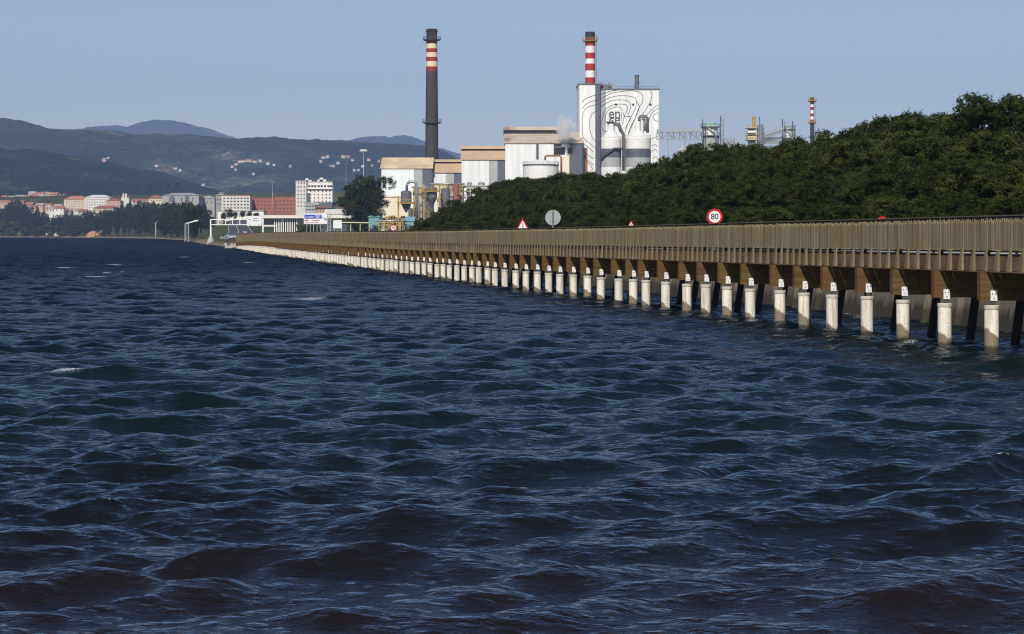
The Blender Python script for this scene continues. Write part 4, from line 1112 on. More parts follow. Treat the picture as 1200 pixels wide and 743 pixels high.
# teal sheds
def small_shed(px0, px1, yr, ye, Y, dep, wm, rm, label, name="shed", cat="shed"):
    x0, x1 = pX(px0, Y), pX(px1, Y); ze = pZ(ye, Y); zr = pZ(yr, Y + dep / 2); zb = gz((x0 + x1) / 2, Y) - 0.6
    e = empty(name, ((x0 + x1) / 2, Y + dep / 2, zb + .6), label, cat)
    b = MB(e.location); b.box(x0, x1, Y, Y + dep, zb, ze)
    for x in (x0, x1): b.add([(x, Y, ze), (x, Y + dep, ze), (x, Y + dep / 2, zr - .02)], [(0, 1, 2)])
    b.build("wall", M[wm], e)
    b = MB(e.location); o = 0.4
    b.add([(x0 - o, Y - o, ze - .1), (x1 + o, Y - o, ze - .1), (x1 + o, Y + dep / 2, zr), (x0 - o, Y + dep / 2, zr), (x0 - o, Y + dep + o, ze - .1), (x1 + o, Y + dep + o, ze - .1),
           (x0 - o, Y - o, ze + .1), (x1 + o, Y - o, ze + .1), (x1 + o, Y + dep / 2, zr + .2), (x0 - o, Y + dep / 2, zr + .2), (x0 - o, Y + dep + o, ze + .1), (x1 + o, Y + dep + o, ze + .1)],
          [(0, 1, 2, 3), (3, 2, 5, 4), (6, 9, 8, 7), (9, 10, 11, 8), (0, 6, 7, 1), (4, 5, 11, 10), (0, 3, 9, 6), (3, 4, 10, 9), (1, 7, 8, 2), (2, 8, 11, 5)])
    b.build("roof", M[rm], e)
    b = MB(e.location); xm = (x0 + x1) / 2; w = (x1 - x0) * .18
    b.box(xm - w, xm + w, Y - .06, Y - .003, zb + .6, zb + .6 + min(3, (ze - zb) * .6)); b.build("door", M['dgrey_paint'], e)
    return e
small_shed(432, 444.5, 251, 254.5, 900, 14, 'teal', 'teal', "teal metal shed at the foot of the big dark tree")
small_shed(475, 485, 254.5, 259, 860, 10, 'teal', 'teal', "teal metal shed beside the wood below the silo")
small_shed(446, 459, 258.5, 261.5, 890, 12, 'house_white', 'cream_roof', "low white hut in front of the cream factory annexe")
# pipe racks and low clutter in the yard
def rack(pxs, yt, ybm, Y, m, label, name="pipe_rack"):
    xs = [pX(p, Y) for p in pxs]; zt = pZ(yt, Y); zm = pZ(ybm, Y); zb = gz(xs[0], Y)
    e = empty(name, (xs[0], Y, zb), label, "pipe rack")
    b = MB(e.location)
    for x in xs:
        for yy in (Y, Y + 4): b.bar((x, yy, zb - .5), (x, yy, zt), 0.3)
    b.build("post", M[m], e)
    b = MB(e.location)
    for z in (zt, zm):
        for yy in (Y, Y + 4): b.bar((xs[0], yy, z), (xs[-1], yy, z), 0.32)
    for x in xs:
        b.bar((x, Y, zt), (x, Y + 4, zt), 0.4); b.bar((x, Y, zm), (x, Y + 4, zm), 0.4)
    b.build("beam", M[m], e)
    b = MB(e.location)
    for k in range(3): b.tube([(xs[0] - 1, Y + .8 + k * 1.1, zt + .6), (xs[-1] + 1, Y + .8 + k * 1.1, zt + .6)], 0.32)
    b.build("pipe", M['galv'], e)
    return e
rack([444, 451, 458, 465, 472], 260.5, 264.0, 855, 'yellow', "low yellow pipe rack in the yard before the cream annexe")
rack([506, 515, 524, 533, 542], 217, 221.5, 965, 'yellow', "high yellow pipe rack against the low mill shed")
rack([543, 551, 559, 567, 575, 582], 219.5, 224, 970, 'pale_yellow', "pale yellow pipe rack crossing the tall white mill shed")
rack([485, 490, 495, 500, 505], 221, 226, 960, 'yellow', "yellow steel gantry right of the hopper silo")

# hopper silo in its yellow frame
Y = 940
def hopper(px0, px1, yt, ybot, ytip, Y, label, ycol=238, m='steel'):
    xc = pX((px0 + px1) / 2, Y); r = (pX(px1, Y) - pX(px0, Y)) / 2; zb = gz(xc, Y); yc = Y + r + 1
    e = empty("hopper_silo", (xc, yc, zb), label, "silo")
    b = MB(e.location); b.lathe(xc, yc, [(0.3, pZ(ytip, Y)), (r, pZ(ybot, Y)), (r, pZ(yt, Y)), (r * .5, pZ(yt - 1.2, Y)), (0.2, pZ(yt - 1.5, Y))], 28); b.build("vessel", M[m], e)
    f = MB(e.location); w = r + 1.0; zc = pZ(ycol, Y)
    for sx in (-1, 1):
        for sy in (-1, 1):
            f.bar((xc + sx * w, yc + sy * w, zb - .5), (xc + sx * w, yc + sy * w, zc + (3 if sx < 0 else 1)), 0.34)
    for z in (zc, zb + (zc - zb) * .45):
        for s in (-1, 1):
            f.bar((xc - w, yc + s * w, z), (xc + w, yc + s * w, z), 0.45); f.bar((xc + s * w, yc - w, z), (xc + s * w, yc + w, z), 0.45)
    f.bar((xc - w, yc - w, zb), (xc - w + .1, yc + w, zc), 0.25)
    f.build("frame", M['yellow'], e)
    f = MB(e.location)
    for s in (-1, 1): f.box(xc - w - .6, xc + w + .6, yc + s * w - .4, yc + s * w + .4, zc + .25, zc + .4)
    f.box(xc - w - .6, xc - w + .3, yc - w, yc + w, zc + .402, zc + .5)
    for k in range(7):
        x = xc - w + k * 2 * w / 6; f.bar((x, yc - w - .3, zc + .4), (x, yc - w - .3, zc + 1.5), 0.1)
    f.bar((xc - w, yc - w - .3, zc + 1.5), (xc + w, yc - w - .3, zc + 1.5), 0.12)
    f.build("platform", M['yellow'], e)
    return e, xc, yc, r
e, xc, yc, r = hopper(469.2, 482, 224.5, 238.5, 249, Y, "dark grey cone-bottomed silo in a yellow frame before the pale blue shed")
b = MB(e.location)
zt = pZ(224, Y); pts = [(xc, yc, zt)] + [(xc + 1.6 - 1.6 * math.cos(a) * 1, yc, pZ(218, Y) + 1.9 * math.sin(a)) for a in np.linspace(0, PI, 9)] + [(xc + 3.3, yc, pZ(219, Y)), (xc + 3.3, yc, pZ(256, Y))]
pts = [(xc + 0.3, yc - r * .3, zt)] + [(xc + 2.4 - 2.1 * math.cos(a), yc - r - 1.2 * (a > 1), pZ(217.5, Y) + 1.7 * math.sin(a)) for a in np.linspace(0, PI, 9)] + [(xc + 4.6, yc - r - 1.2, pZ(256, Y))]
b.tube(pts, 0.55, 10); b.build("pipe", M['galv'], e)
hopper(499, 512, 219.5, 232, 243, 950, "grey cone-bottomed silo behind yellow steelwork at the wood's edge", 224)
def tank(px0, px1, yt, ya, Y, mats_, prof, label, name="storage_tank", cat="tank"):
    """prof: list of (fraction of radius, row, material index above) from bottom"""
    xc = pX((px0 + px1) / 2, Y); r = (pX(px1, Y) - pX(px0, Y)) / 2; zb = gz(xc, Y); yc = Y + r
    e = empty(name, (xc, yc, zb), label, cat)
    p = [(r, zb - 1)] + [(r * f, pZ(row, Y)) for f, row, _ in prof]
    b = MB(e.location); b.lathe(xc, yc, p, 40, [m for _, _, m in prof])
    b.build("shell", [M[m] for m in mats_], e)
    return e, xc, yc, r
tank(516.5, 527, 221, 0, 958, ['steel'], [(1, 222, 0), (.6, 220.5, 0), (.1, 220, 0)], "plain grey steel tank rising out of the wood under the yellow rack")
tank(547, 553, 213, 0, 975, ['galv'], [(1, 214, 0), (.2, 213, 0)], "narrower of two small grey tanks before the tall white shed")
tank(560, 568, 213, 0, 975, ['galv'], [(1, 214, 0), (.2, 213, 0)], "wider of two small grey tanks before the tall white shed")
tank(531, 538, 214, 0, 955, ['rust'], [(1, 215.5, 0), (.2, 214.5, 0)], "rust brown tank between the yellow racks")
e, xc, yc, r = tank(613, 655, 193, 0, 940, ['white_paint', 'dark_steel'], [(1, 193.6, 0), (1.03, 193.5, 1), (1.03, 192.2, 1), (0.99, 192.1, 0), (.45, 187.5, 0), (.1, 186, 0)], "big round white tank with conical roof in front of the biggest hall")
b = MB(e.location)
zt = pZ(192, 940)
for k in range(44):
    a = 2 * PI * k / 44; b.bar((xc + r * 1.01 * math.cos(a), yc + r * 1.01 * math.sin(a), zt), (xc + r * 1.01 * math.cos(a), yc + r * 1.01 * math.sin(a), zt + 1.1), 0.08)
    c = 2 * PI * (k + 1) / 44; b.bar((xc + r * 1.01 * math.cos(a), yc + r * 1.01 * math.sin(a), zt + 1.1), (xc + r * 1.01 * math.cos(c), yc + r * 1.01 * math.sin(c), zt + 1.1), 0.08)
b.build("railing", M['dark_steel'], e)
b = MB(e.location)
b.tube([(pX(639, 940), yc - r * .3, pZ(188, 940)), (pX(639, 940), yc - r * .3, pZ(183.5, 940)), (pX(641, 940), yc - r * .3, pZ(182, 940)), (pX(656, 940), yc - r * .5, pZ(182, 940)), (pX(658, 940), yc - r * .6, pZ(184, 940)), (pX(658, 940), yc - r * .6, pZ(206, 940))], 0.42, 8)
b.build("pipe", M['rust'], e)

# tangles of pipes, ducts and valves between the hoppers and the racks
def tangle(px0, px1, r0, r1, Y, n, seed, label):
    q = random.Random(seed); xc = pX((px0 + px1) / 2, Y); zb = gz(xc, Y)
    e = empty("pipework", (xc, Y, zb), label, "pipework")
    for nm, mk, k_ in (("yellow_frame", 'yellow', n), ("grey_pipe", 'galv', n // 2), ("rusty_pipe", 'rust', n // 3), ("dark_duct", 'dark_steel', n // 4)):
        b = MB(e.location)
        for i in range(k_):
            x = pX(q.uniform(px0, px1), Y); y_ = Y + q.uniform(0, 6); z = pZ(q.uniform(r0, r1), Y)
            if q.random() < .45: b.bar((x, y_, zb), (x, y_, z), q.uniform(.12, .26))
            elif q.random() < .7: b.bar((x, y_, z), (min(pX(px1, Y), x + q.uniform(1.5, 5)), y_, z), q.uniform(.14, .34))
            else:
                b.tube([(x, y_, z - 1.4), (x, y_, z), (x + .7, y_, z + .5), (x + 2, y_, z + .5)], q.uniform(.2, .38), 8)
        b.build(nm, M[mk], e)
    return e
tangle(484, 500, 219, 250, 945, 26, 1, "tangle of yellow steel and pipes right of the hopper silo")
tangle(512, 541, 217, 238, 962, 34, 2, "tangle of yellow walkways and pipes under the low mill shed")
tangle(545, 588, 219, 229, 972, 18, 3, "thin pipes and rails along the foot of the tall white shed")
tangle(446, 482, 255, 266, 862, 30, 4, "low clutter of pipes and frames before the cream annexe")
# chimneys
def chimney(pxc, w0, w1, segs, Y, yb, label, platforms, ladder=0, name="chimney"):
    """segs from the top: (row_end, material)"""
    xc = pX(pxc, Y); zb = gz(xc, Y) - 1
    ytop = segs[0][0]; rows_ = [s[0] for s in segs]; ms = [s[1] for s in segs[1:]]
    zt = pZ(ytop, Y)
    def rad(z): return (w0 + (w1 - w0) * (zt - z) / (zt - pZ(yb, Y))) * Y / F / 2
    keys = sorted(set(ms)); 
    zs = [pZ(r_, Y) for r_ in rows_][::-1]; mm = [keys.index(m) for m in ms][::-1]
    if zs[0] > zb: zs[0] = zb
    e = empty(name, (xc, Y, zb + 1), label, "chimney")
    b = MB(e.location); prof = []; mi = []
    for k in range(len(zs) - 1):
        if k == 0: prof.append((rad(zs[0]), zs[0]))
        prof.append((rad(zs[k + 1]), zs[k + 1])); mi.append(mm[k])
    rt_ = rad(zt); prof += [(rt_ * .82, zt + .02), (rt_ * .8, zt - 2)]; mi += [mm[-1], mm[-1]]
    b.lathe(xc, Y, prof, 36, mi); b.build("shaft", [M[k] for k in keys], e)
    for row, m, ext in platforms:
        z = pZ(row, Y); rr_ = rad(z); ro = rr_ + ext
        b = MB(e.location)
        b.lathe(xc, Y, [(rr_ + .02, z - .5), (ro * .8, z - .35), (ro, z), (ro, z + .2), (rr_ + .02, z + .2)], 24, cap=False)
        p = b.build("platform", M[m], e)
        b = MB(e.location)
        for k in range(20):
            a = 2 * PI * k / 20; c = 2 * PI * (k + 1) / 20
            A_ = (xc + ro * .98 * math.cos(a), Y + ro * .98 * math.sin(a)); C_ = (xc + ro * .98 * math.cos(c), Y + ro * .98 * math.sin(c))
            b.bar((*A_, z + .2), (*A_, z + 1.5), 0.1); b.bar((*A_, z + 1.5), (*C_, z + 1.5), 0.1); b.bar((*A_, z + .85), (*C_, z + .85), 0.07)
        o = b.build("railing", M[m], p)
    if ladder:
        b = MB(e.location); xl = ladder
        z0, z1 = zb, zt - 1
        n = 30
        pts = [(xc + xl * (rad(z0 + (z1 - z0) * k / n) + .35), Y - .6, z0 + (z1 - z0) * k / n) for k in range(n + 1)]
        for dx in (-.3, .3): b.tube([(p[0] + dx, p[1], p[2]) for p in pts], 0.08, 4)
        for k in range(0, 90):
            z = z0 + (z1 - z0) * k / 90; b.bar((xc + xl * (rad(z) + .35) - .3, Y - .6, z), (xc + xl * (rad(z) + .35) + .3, Y - .6, z), 0.06)
        b.build("ladder", M['steel'], e)
    return e
c1 = chimney(506, 12.6, 17.2, [(34, ''), (47, 'chimney_black'), (51.5, 'dull_red'), (57, 'cream_paint'), (61.6, 'dull_red'), (67, 'cream_paint'), (72, 'dull_red'), (78.2, 'cream_paint'), (83.6, 'dull_red'), (275, 'chimney_dark')], 1030, 270,
        "tall dark grey chimney with red and cream bands near its top", [(47, 'dark_steel', 1.6), (144, 'dark_steel', 1.5)], ladder=0.6)
b = MB(c1.location)
xc = pX(506, 1030)
for k in range(8):
    a = 2 * PI * k / 8
    b.bar((xc + 2.9 * math.cos(a), 1030 + 2.9 * math.sin(a), pZ(39, 1030)), (xc + 3.0 * math.cos(a), 1030 + 3.0 * math.sin(a), pZ(36.5, 1030)), 0.12)
b.lathe(xc, 1030, [(2.55, pZ(37.5, 1030)), (2.75, pZ(37.3, 1030)), (2.75, pZ(36.6, 1030)), (2.55, pZ(36.5, 1030))], 24, cap=False)
b.build("rim_band", M['chimney_black'], c1)
chimney(691.5, 11.2, 11.8, [(37.5, ''), (46.5, 'chimney_black'), (54, 'red_paint'), (62, 'white_paint'), (69, 'red_paint'), (74.8, 'white_paint'), (83, 'red_paint'), (91, 'white_paint'), (160, 'red_paint')], 1010, 160,
        "red and white banded chimney rising from the contour-painted tower", [(48.2, 'yellow', 1.3)], ladder=1.0)
chimney(951.8, 4.4, 5.0, [(114, ''), (119, 'chimney_black'), (122.5, 'dull_red'), (125.5, 'white_paint'), (129, 'dull_red'), (133, 'white_paint'), (136.5, 'dull_red'), (140, 'white_paint'), (143.5, 'red_paint'), (200, 'chimney_dark')], 1080, 200,
        "slim red and white banded chimney standing alone behind the wooded ridge", [(118.6, 'yellow', 1.2), (144, 'yellow', 0.9)], ladder=0.8)

# contour painted tower
Y = 1000
e = empty("contour_tower", (pX(725, Y), Y + 10, gz(50, Y)), "huge white tower block painted with black contour lines beside the striped chimney", "factory building")
T0, T1, T2, T3 = pX(678, Y), pX(697.3, Y), pX(703, Y), pX(710, Y); T4 = pX(772, Y)
b = MB(e.location); zb = gz(50, Y) - 1
zl, zl2 = pZ(99.5, Y), pZ(105.0, Y)
# left block stands 2.5 m proud
Yl = Y - 2.5
b.box(T0, T2, Yl + .02, Y + 24, zb, zl, 0)
b.quad((T0, Yl, zb), (T1, Yl, zb), (T1, Yl, zl), (T0, Yl, zl), 0); b.quad((T1, Yl, zb), (T2, Yl, zb), (T2, Yl, zl - .4), (T1, Yl, zl), 2)  # dark strip on the front stands in for the block's shaded right side
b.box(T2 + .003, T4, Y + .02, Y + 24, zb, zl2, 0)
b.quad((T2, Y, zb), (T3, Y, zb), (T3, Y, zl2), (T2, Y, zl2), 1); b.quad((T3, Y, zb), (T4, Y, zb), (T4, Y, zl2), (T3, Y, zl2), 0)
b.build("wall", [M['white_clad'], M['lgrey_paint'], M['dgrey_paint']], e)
b = MB(e.location); b.box(T0 - .5, T2 + .2, Yl - .4, Y + 24.4, zl + .003, zl + .5); b.box(T2 + .21, T4 + .5, Y - .4, Y + 24.4, zl2 + .003, zl2 + .45)
b.bar((T2, Y, zl2 + 1.4), (T4, Y, zl2 + 1.4), 0.12)
for k in range(20): x = T2 + k * (T4 - T2) / 19; b.bar((x, Y, zl2 + .4), (x, Y, zl2 + 1.4), 0.1)
b.build("roof", M['steel'], e)
LINES = [
 [(78, 160), (95, 143), (120, 128), (150, 117), (175, 111)], [(175, 111), (225, 98), (270, 84), (310, 74), (345, 70)],
 [(80, 212), (95, 190), (115, 172), (145, 158), (178, 150), (215, 140), (250, 118), (290, 96), (340, 84), (400, 76), (450, 74), (500, 80), (530, 100), (540, 130), (530, 170), (510, 200), (495, 235), (480, 280), (455, 340), (430, 400), (415, 430)],
 [(80, 262), (88, 235), (105, 212), (130, 196), (165, 185), (200, 175), (240, 150), (290, 125), (350, 112), (420, 112), (465, 122), (488, 145), (490, 180), (478, 215), (455, 260), (430, 310), (410, 370), (400, 410)],
 [(78, 300), (80, 280), (85, 262)], [(82, 420), (79, 340), (78, 300)], [(82, 420), (100, 445), (130, 470), (165, 500), (210, 530)],
 [(178, 232), (155, 250), (138, 280), (131, 320), (135, 370), (150, 420), (175, 455), (210, 480)],
 [(215, 200), (250, 175), (300, 150), (360, 142), (415, 148), (440, 165), (447, 195), (438, 225), (425, 260), (440, 268), (445, 285), (425, 320), (405, 360)],
 [(232, 300), (238, 260), (250, 225), (275, 200), (310, 182), (350, 175), (400, 176), (420, 190), (422, 215), (405, 250), (392, 290), (384, 330)],
 [(250, 330), (255, 280), (262, 245), (285, 215), (320, 200), (360, 197), (380, 215), (378, 250), (372, 300)],
 [(228, 300), (230, 350), (242, 375), (265, 383)], [(215, 255), (205, 300), (208, 360), (222, 400)],
 [(590, 72), (604, 90), (606, 120), (592, 160), (570, 200), (545, 240), (520, 280), (500, 330), (480, 380), (460, 410)],
 [(655, 178), (620, 205), (585, 238), (555, 275), (538, 320)], [(655, 205), (625, 225), (600, 255), (585, 300), (580, 340)],
 [(655, 240), (630, 248), (616, 268), (625, 292), (655, 308)], [(490, 150), (510, 190), (500, 240), (470, 300), (440, 360), (425, 410)],
 [(392, 238), (400, 268), (440, 268)], [(80, 470), (120, 500), (165, 540)], [(78, 520), (120, 560), (165, 590)], [(80, 570), (130, 610), (166, 640)], [(100, 600), (140, 640), (166, 680)],
 [(600, 440), (625, 430), (655, 420)], [(605, 490), (630, 480), (648, 495)], [(600, 540), (630, 515), (650, 540)], [(612, 590), (632, 572), (650, 585)],
 [(178, 560), (210, 600)], [(178, 620), (215, 660)],
]
b = MB(e.location)
for ln in LINES:
    # smooth by Catmull-Rom
    P = [(670 + u / 6.46, 95 + v / 6.46) for u, v in ln]
    Q = []
    for i in range(len(P) - 1):
        p0 = P[max(i - 1, 0)]; p1 = P[i]; p2 = P[i + 1]; p3 = P[min(i + 2, len(P) - 1)]
        for t in (0, .25, .5, .75):
            Q.append(tuple(0.5 * ((2 * p1[k]) + (-p0[k] + p2[k]) * t + (2 * p0[k] - 5 * p1[k] + 4 * p2[k] - p3[k]) * t * t + (-p0[k] + 3 * p1[k] - 3 * p2[k] + p3[k]) * t ** 3) for k in (0, 1)))
    Q.append(P[-1])
    W = [(pX(u, Y), pZ(v, Y)) for u, v in Q]
    for i in range(len(W) - 1):
        (x1_, z1_), (x2_, z2_) = W[i], W[i + 1]
        yy = (Yl if (x1_ + x2_) / 2 < T2 else Y) - 0.05
        dx, dz_ = x2_ - x1_, z2_ - z1_; l = math.hypot(dx, dz_) or 1; nx, nz = -dz_ / l * 0.11, dx / l * 0.11
        if z1_ > zl2 - .2 and x1_ > T2: continue
        b.quad((x1_ + nx, yy, z1_ + nz), (x2_ + nx, yy, z2_ + nz), (x2_ - nx, yy, z2_ - nz), (x1_ - nx, yy, z1_ - nz))
b.build("contour_lines", M['line_black'], e)
for body, px, py in (("en", 720.2, 133.5), ("ce", 720.2, 140.2)):
    o = link("lettering", text_mesh(body, 6.4), e); o.data.materials.append(M['dgrey_paint'])
    o.location = Vector((pX(px, Y), Y - .12, pZ(py, Y))) - e.location; o.scale = (0.86, 1, 1)
b = MB(e.location)
for px in (721.8, 742, 762.2):
    disc(b, pX(px, Y), pZ(122.5, Y), 0, 0.5, Y - .2, Y, 14)
b.build("vent", M['black'], e)
b = MB(e.location); b.box(pX(684.8, Y), pX(688, Y), Yl - .5, Yl - .01, zb, pZ(173.5, Y)); b.build("pipe_casing", M['rust'], e)
b = MB(e.location)
for px, w_, h_ in ((704, 2.4, 2.2), (707, 1.8, 1.6), (713, 2.2, 2.0), (716, 1.2, 1.2)):
    b.box(pX(px, Y) - w_ / 2, pX(px, Y) + w_ / 2, Y + 3, Y + 6, zl2 + .5, zl2 + .5 + h_); b.tube([(pX(px, Y), Y + 4, zl2 + h_), (pX(px, Y) + .8, Y + 4, zl2 + h_ + 1.6)], 0.25, 6)
b.build("rooftop_fan", M['steel'], e)
b = MB(e.location); b.bar((T0 + .3, Yl - .3, zb), (T0 + .3, Yl - .3, zl + 1), 0.12); b.bar((T0 - .6, Yl - .3, zb), (T0 - .6, Yl - .3, zl + 1), 0.12)
b.build("ladder", M['galv'], e)
e = empty("roof_stack", (pX(746, Y), Y + 6, zl2 + .5), "short grey steel stack on the roof of the contour-painted tower", "stack")
b = MB(e.location); xc = pX(746.3, Y + 6); b.lathe(xc, Y + 6, [(0.95, zl2 + .5), (0.95, pZ(89, Y + 6)), (1.1, pZ(88.8, Y + 6)), (1.1, pZ(88, Y + 6)), (0.85, pZ(87.9, Y + 6))], 20); b.build("shaft", M['steel'], e)
b = MB(e.location)
for k in range(3): a = k * 2.1; b.bar((xc + .9 * math.cos(a), Y + 6 + .9 * math.sin(a), pZ(95, Y)), (xc + 3 * math.cos(a), Y + 6 + 3 * math.sin(a), zl2 + .5), 0.1)
b.build("stay", M['dark_steel'], e)
# two banded towers tanks in front
def banded(px0, px1, nk0, nk1, ywall, yneck, ytop, Y, label):
    xc = pX((px0 + px1) / 2, Y); r = (pX(px1, Y) - pX(px0, Y)) / 2; rn = (pX(nk1, Y) - pX(nk0, Y)) / 2; yc = Y + r; zb = gz(xc, Y)
    e = empty("banded_tank", (xc, yc, zb), label, "tank")
    b = MB(e.location)
    b.lathe(xc, yc, [(r, zb - 1), (r, pZ(195.6, Y)), (r, pZ(184.5, Y)), (r, pZ(174, Y)), (r, pZ(ywall, Y)), (r * .97, pZ(ywall - .6, Y)), (rn * 1.25, pZ(yneck, Y)), (rn, pZ(yneck - .6, Y)), (rn, pZ(ytop, Y)), (rn * .7, pZ(ytop - .5, Y))], 40,
            [0, 1, 2, 0, 0, 0, 0, 0, 0])
    b.build("shell", [M['white_paint'], M['lgrey_paint'], M['dgrey_paint']], e)
    b = MB(e.location); z = pZ(ywall, Y) + .1
    for k in range(30):
        a = 2 * PI * k / 30; c = 2 * PI * (k + 1) / 30; q = r * 1.0
        b.bar((xc + q * math.cos(a), yc + q * math.sin(a), z), (xc + q * math.cos(a), yc + q * math.sin(a), z + 1.1), 0.09)
        b.bar((xc + q * math.cos(a), yc + q * math.sin(a), z + 1.1), (xc + q * math.cos(c), yc + q * math.sin(c), z + 1.1), 0.09)
    b.build("railing", M['pale_yellow'], e)
    return e, xc, yc, r, rn
e, xc, yc, r, rn = banded(704.8, 728.8, 712, 720.8, 163, 154, 144, 968, "narrower grey banded tank, left one before the contour-painted tower")
Y = 968
b = MB(e.location)
b.tube([(pX(713, Y), yc - 1, pZ(144, Y)), (pX(713, Y), yc - 1, pZ(142, Y))], .8)
b.box(pX(711.5, Y), pX(722, Y), yc - 2, yc + 2, pZ(143.6, Y), pZ(142.6, Y))
b.box(pX(717, Y), pX(719, Y), yc - 2.2, yc - 1, pZ(142.5, Y), pZ(140.5, Y))
b.build("head_platform", M['dark_steel'], e)
b = MB(e.location)
b.tube([(pX(720, Y), yc - 2, pZ(145.5, Y)), (pX(723, Y), yc - 2, pZ(145, Y)), (pX(726, Y), yc - 2, pZ(147.5, Y)), (pX(727.5, Y), yc - 2, pZ(152, Y)), (pX(731, Y), yc - 2, pZ(158, Y)), (pX(731, Y), yc - 2, pZ(200, Y))], [.8, .8, .9, .9, .7, .6], 10)
b.build("pipe", M['steel'], e)
b = MB(e.location)   # dark curved band standing in for the arched shadow on the shell
pts = []
for k in range(34):
    a = R(200) + R(150) * k / 33; z = pZ(188, Y) + (pZ(174, Y) - pZ(188, Y)) * min(1, k / 18)
    pts.append((xc + (r + .5) * math.cos(a), yc + (r + .5) * math.sin(a), z))
for p_, q_ in zip(pts[:-1], pts[1:]): b.bar(p_, q_, 0.9, 0.7)
b.build("arch_shadow_band", M['dark_steel'], e)
e, xc, yc, r, rn = banded(733.4, 763.6, 745.8, 753, 161.5, 153.5, 142, 968, "wider grey banded tank, right one before the contour-painted tower")
b = MB(e.location)
b.tube([(pX(750, Y), yc, pZ(142, Y)), (pX(750, Y), yc, pZ(137, Y)), (pX(751, Y), yc, pZ(135.6, Y)), (pX(758, Y), yc, pZ(135.4, Y)), (pX(759.6, Y), yc, pZ(137, Y)), (pX(759.6, Y), yc, pZ(155, Y))], .65, 10)
b.tube([(pX(753, Y), yc, pZ(138.5, Y)), (pX(756.5, Y), yc, pZ(138.5, Y)), (pX(757, Y), yc, pZ(140, Y)), (pX(757, Y), yc, pZ(153, Y))], .55, 10)
b.bar((pX(754.5, Y), yc, pZ(136, Y)), (pX(755, Y), yc, pZ(156, Y)), .3)
b.build("pipe", M['steel'], e)
b = MB(e.location); b.box(pX(734, Y), pX(764, Y), yc - .5, yc + .5, pZ(160.3, Y), pZ(159.8, Y)); b.build("walkway", M['pale_yellow'], e)

# conveyor bridge to the right
Y = 985
def truss(pa, pb, h, Y, label, name="conveyor_bridge", m='galv', nb=8, legs=()):
    A_ = Vector((pX(pa[0], Y), Y, pZ(pa[1], Y))); B_ = Vector((pX(pb[0], Y), Y, pZ(pb[1], Y)))
    e = empty(name, A_, label, "conveyor"); 
    b = MB(e.location); dn = Vector((0, 0, -h))
    for w in (0, 3):
        o = Vector((0, w, 0)); b.bar(A_ + o, B_ + o, .45); b.bar(A_ + o + dn, B_ + o + dn, .3)
        for k in range(nb + 1):
            p = A_.lerp(B_, k / nb) + o; b.bar(p, p + dn, .22)
            if k < nb:
                q = A_.lerp(B_, (k + 1) / nb) + o; b.bar(p + (dn if k % 2 else Vector()), q + (Vector() if k % 2 else dn), .2)
    b.build("truss", M[m], e)
    b = MB(e.location); u = Vector((0, 1.5, .6)); b.bar(A_ + u, B_ + u, 2.6, 1.0); b.build("belt_cover", M['galv'], e)
    if legs:
        b = MB(e.location)
        for t in legs:
            p = A_.lerp(B_, t); zb = gz(p.x, Y)
            b.bar((p.x, Y, p.z - h), (p.x - 1, Y, zb), .4); b.bar((p.x, Y + 3, p.z - h), (p.x + 1, Y + 3, zb), .4)
        b.build("trestle", M[m], e)
    return e
truss((770, 154.3), (823, 153.8), 3.3, Y, "long level conveyor bridge leaving the contour-painted tower to the right", legs=(.25, .62))
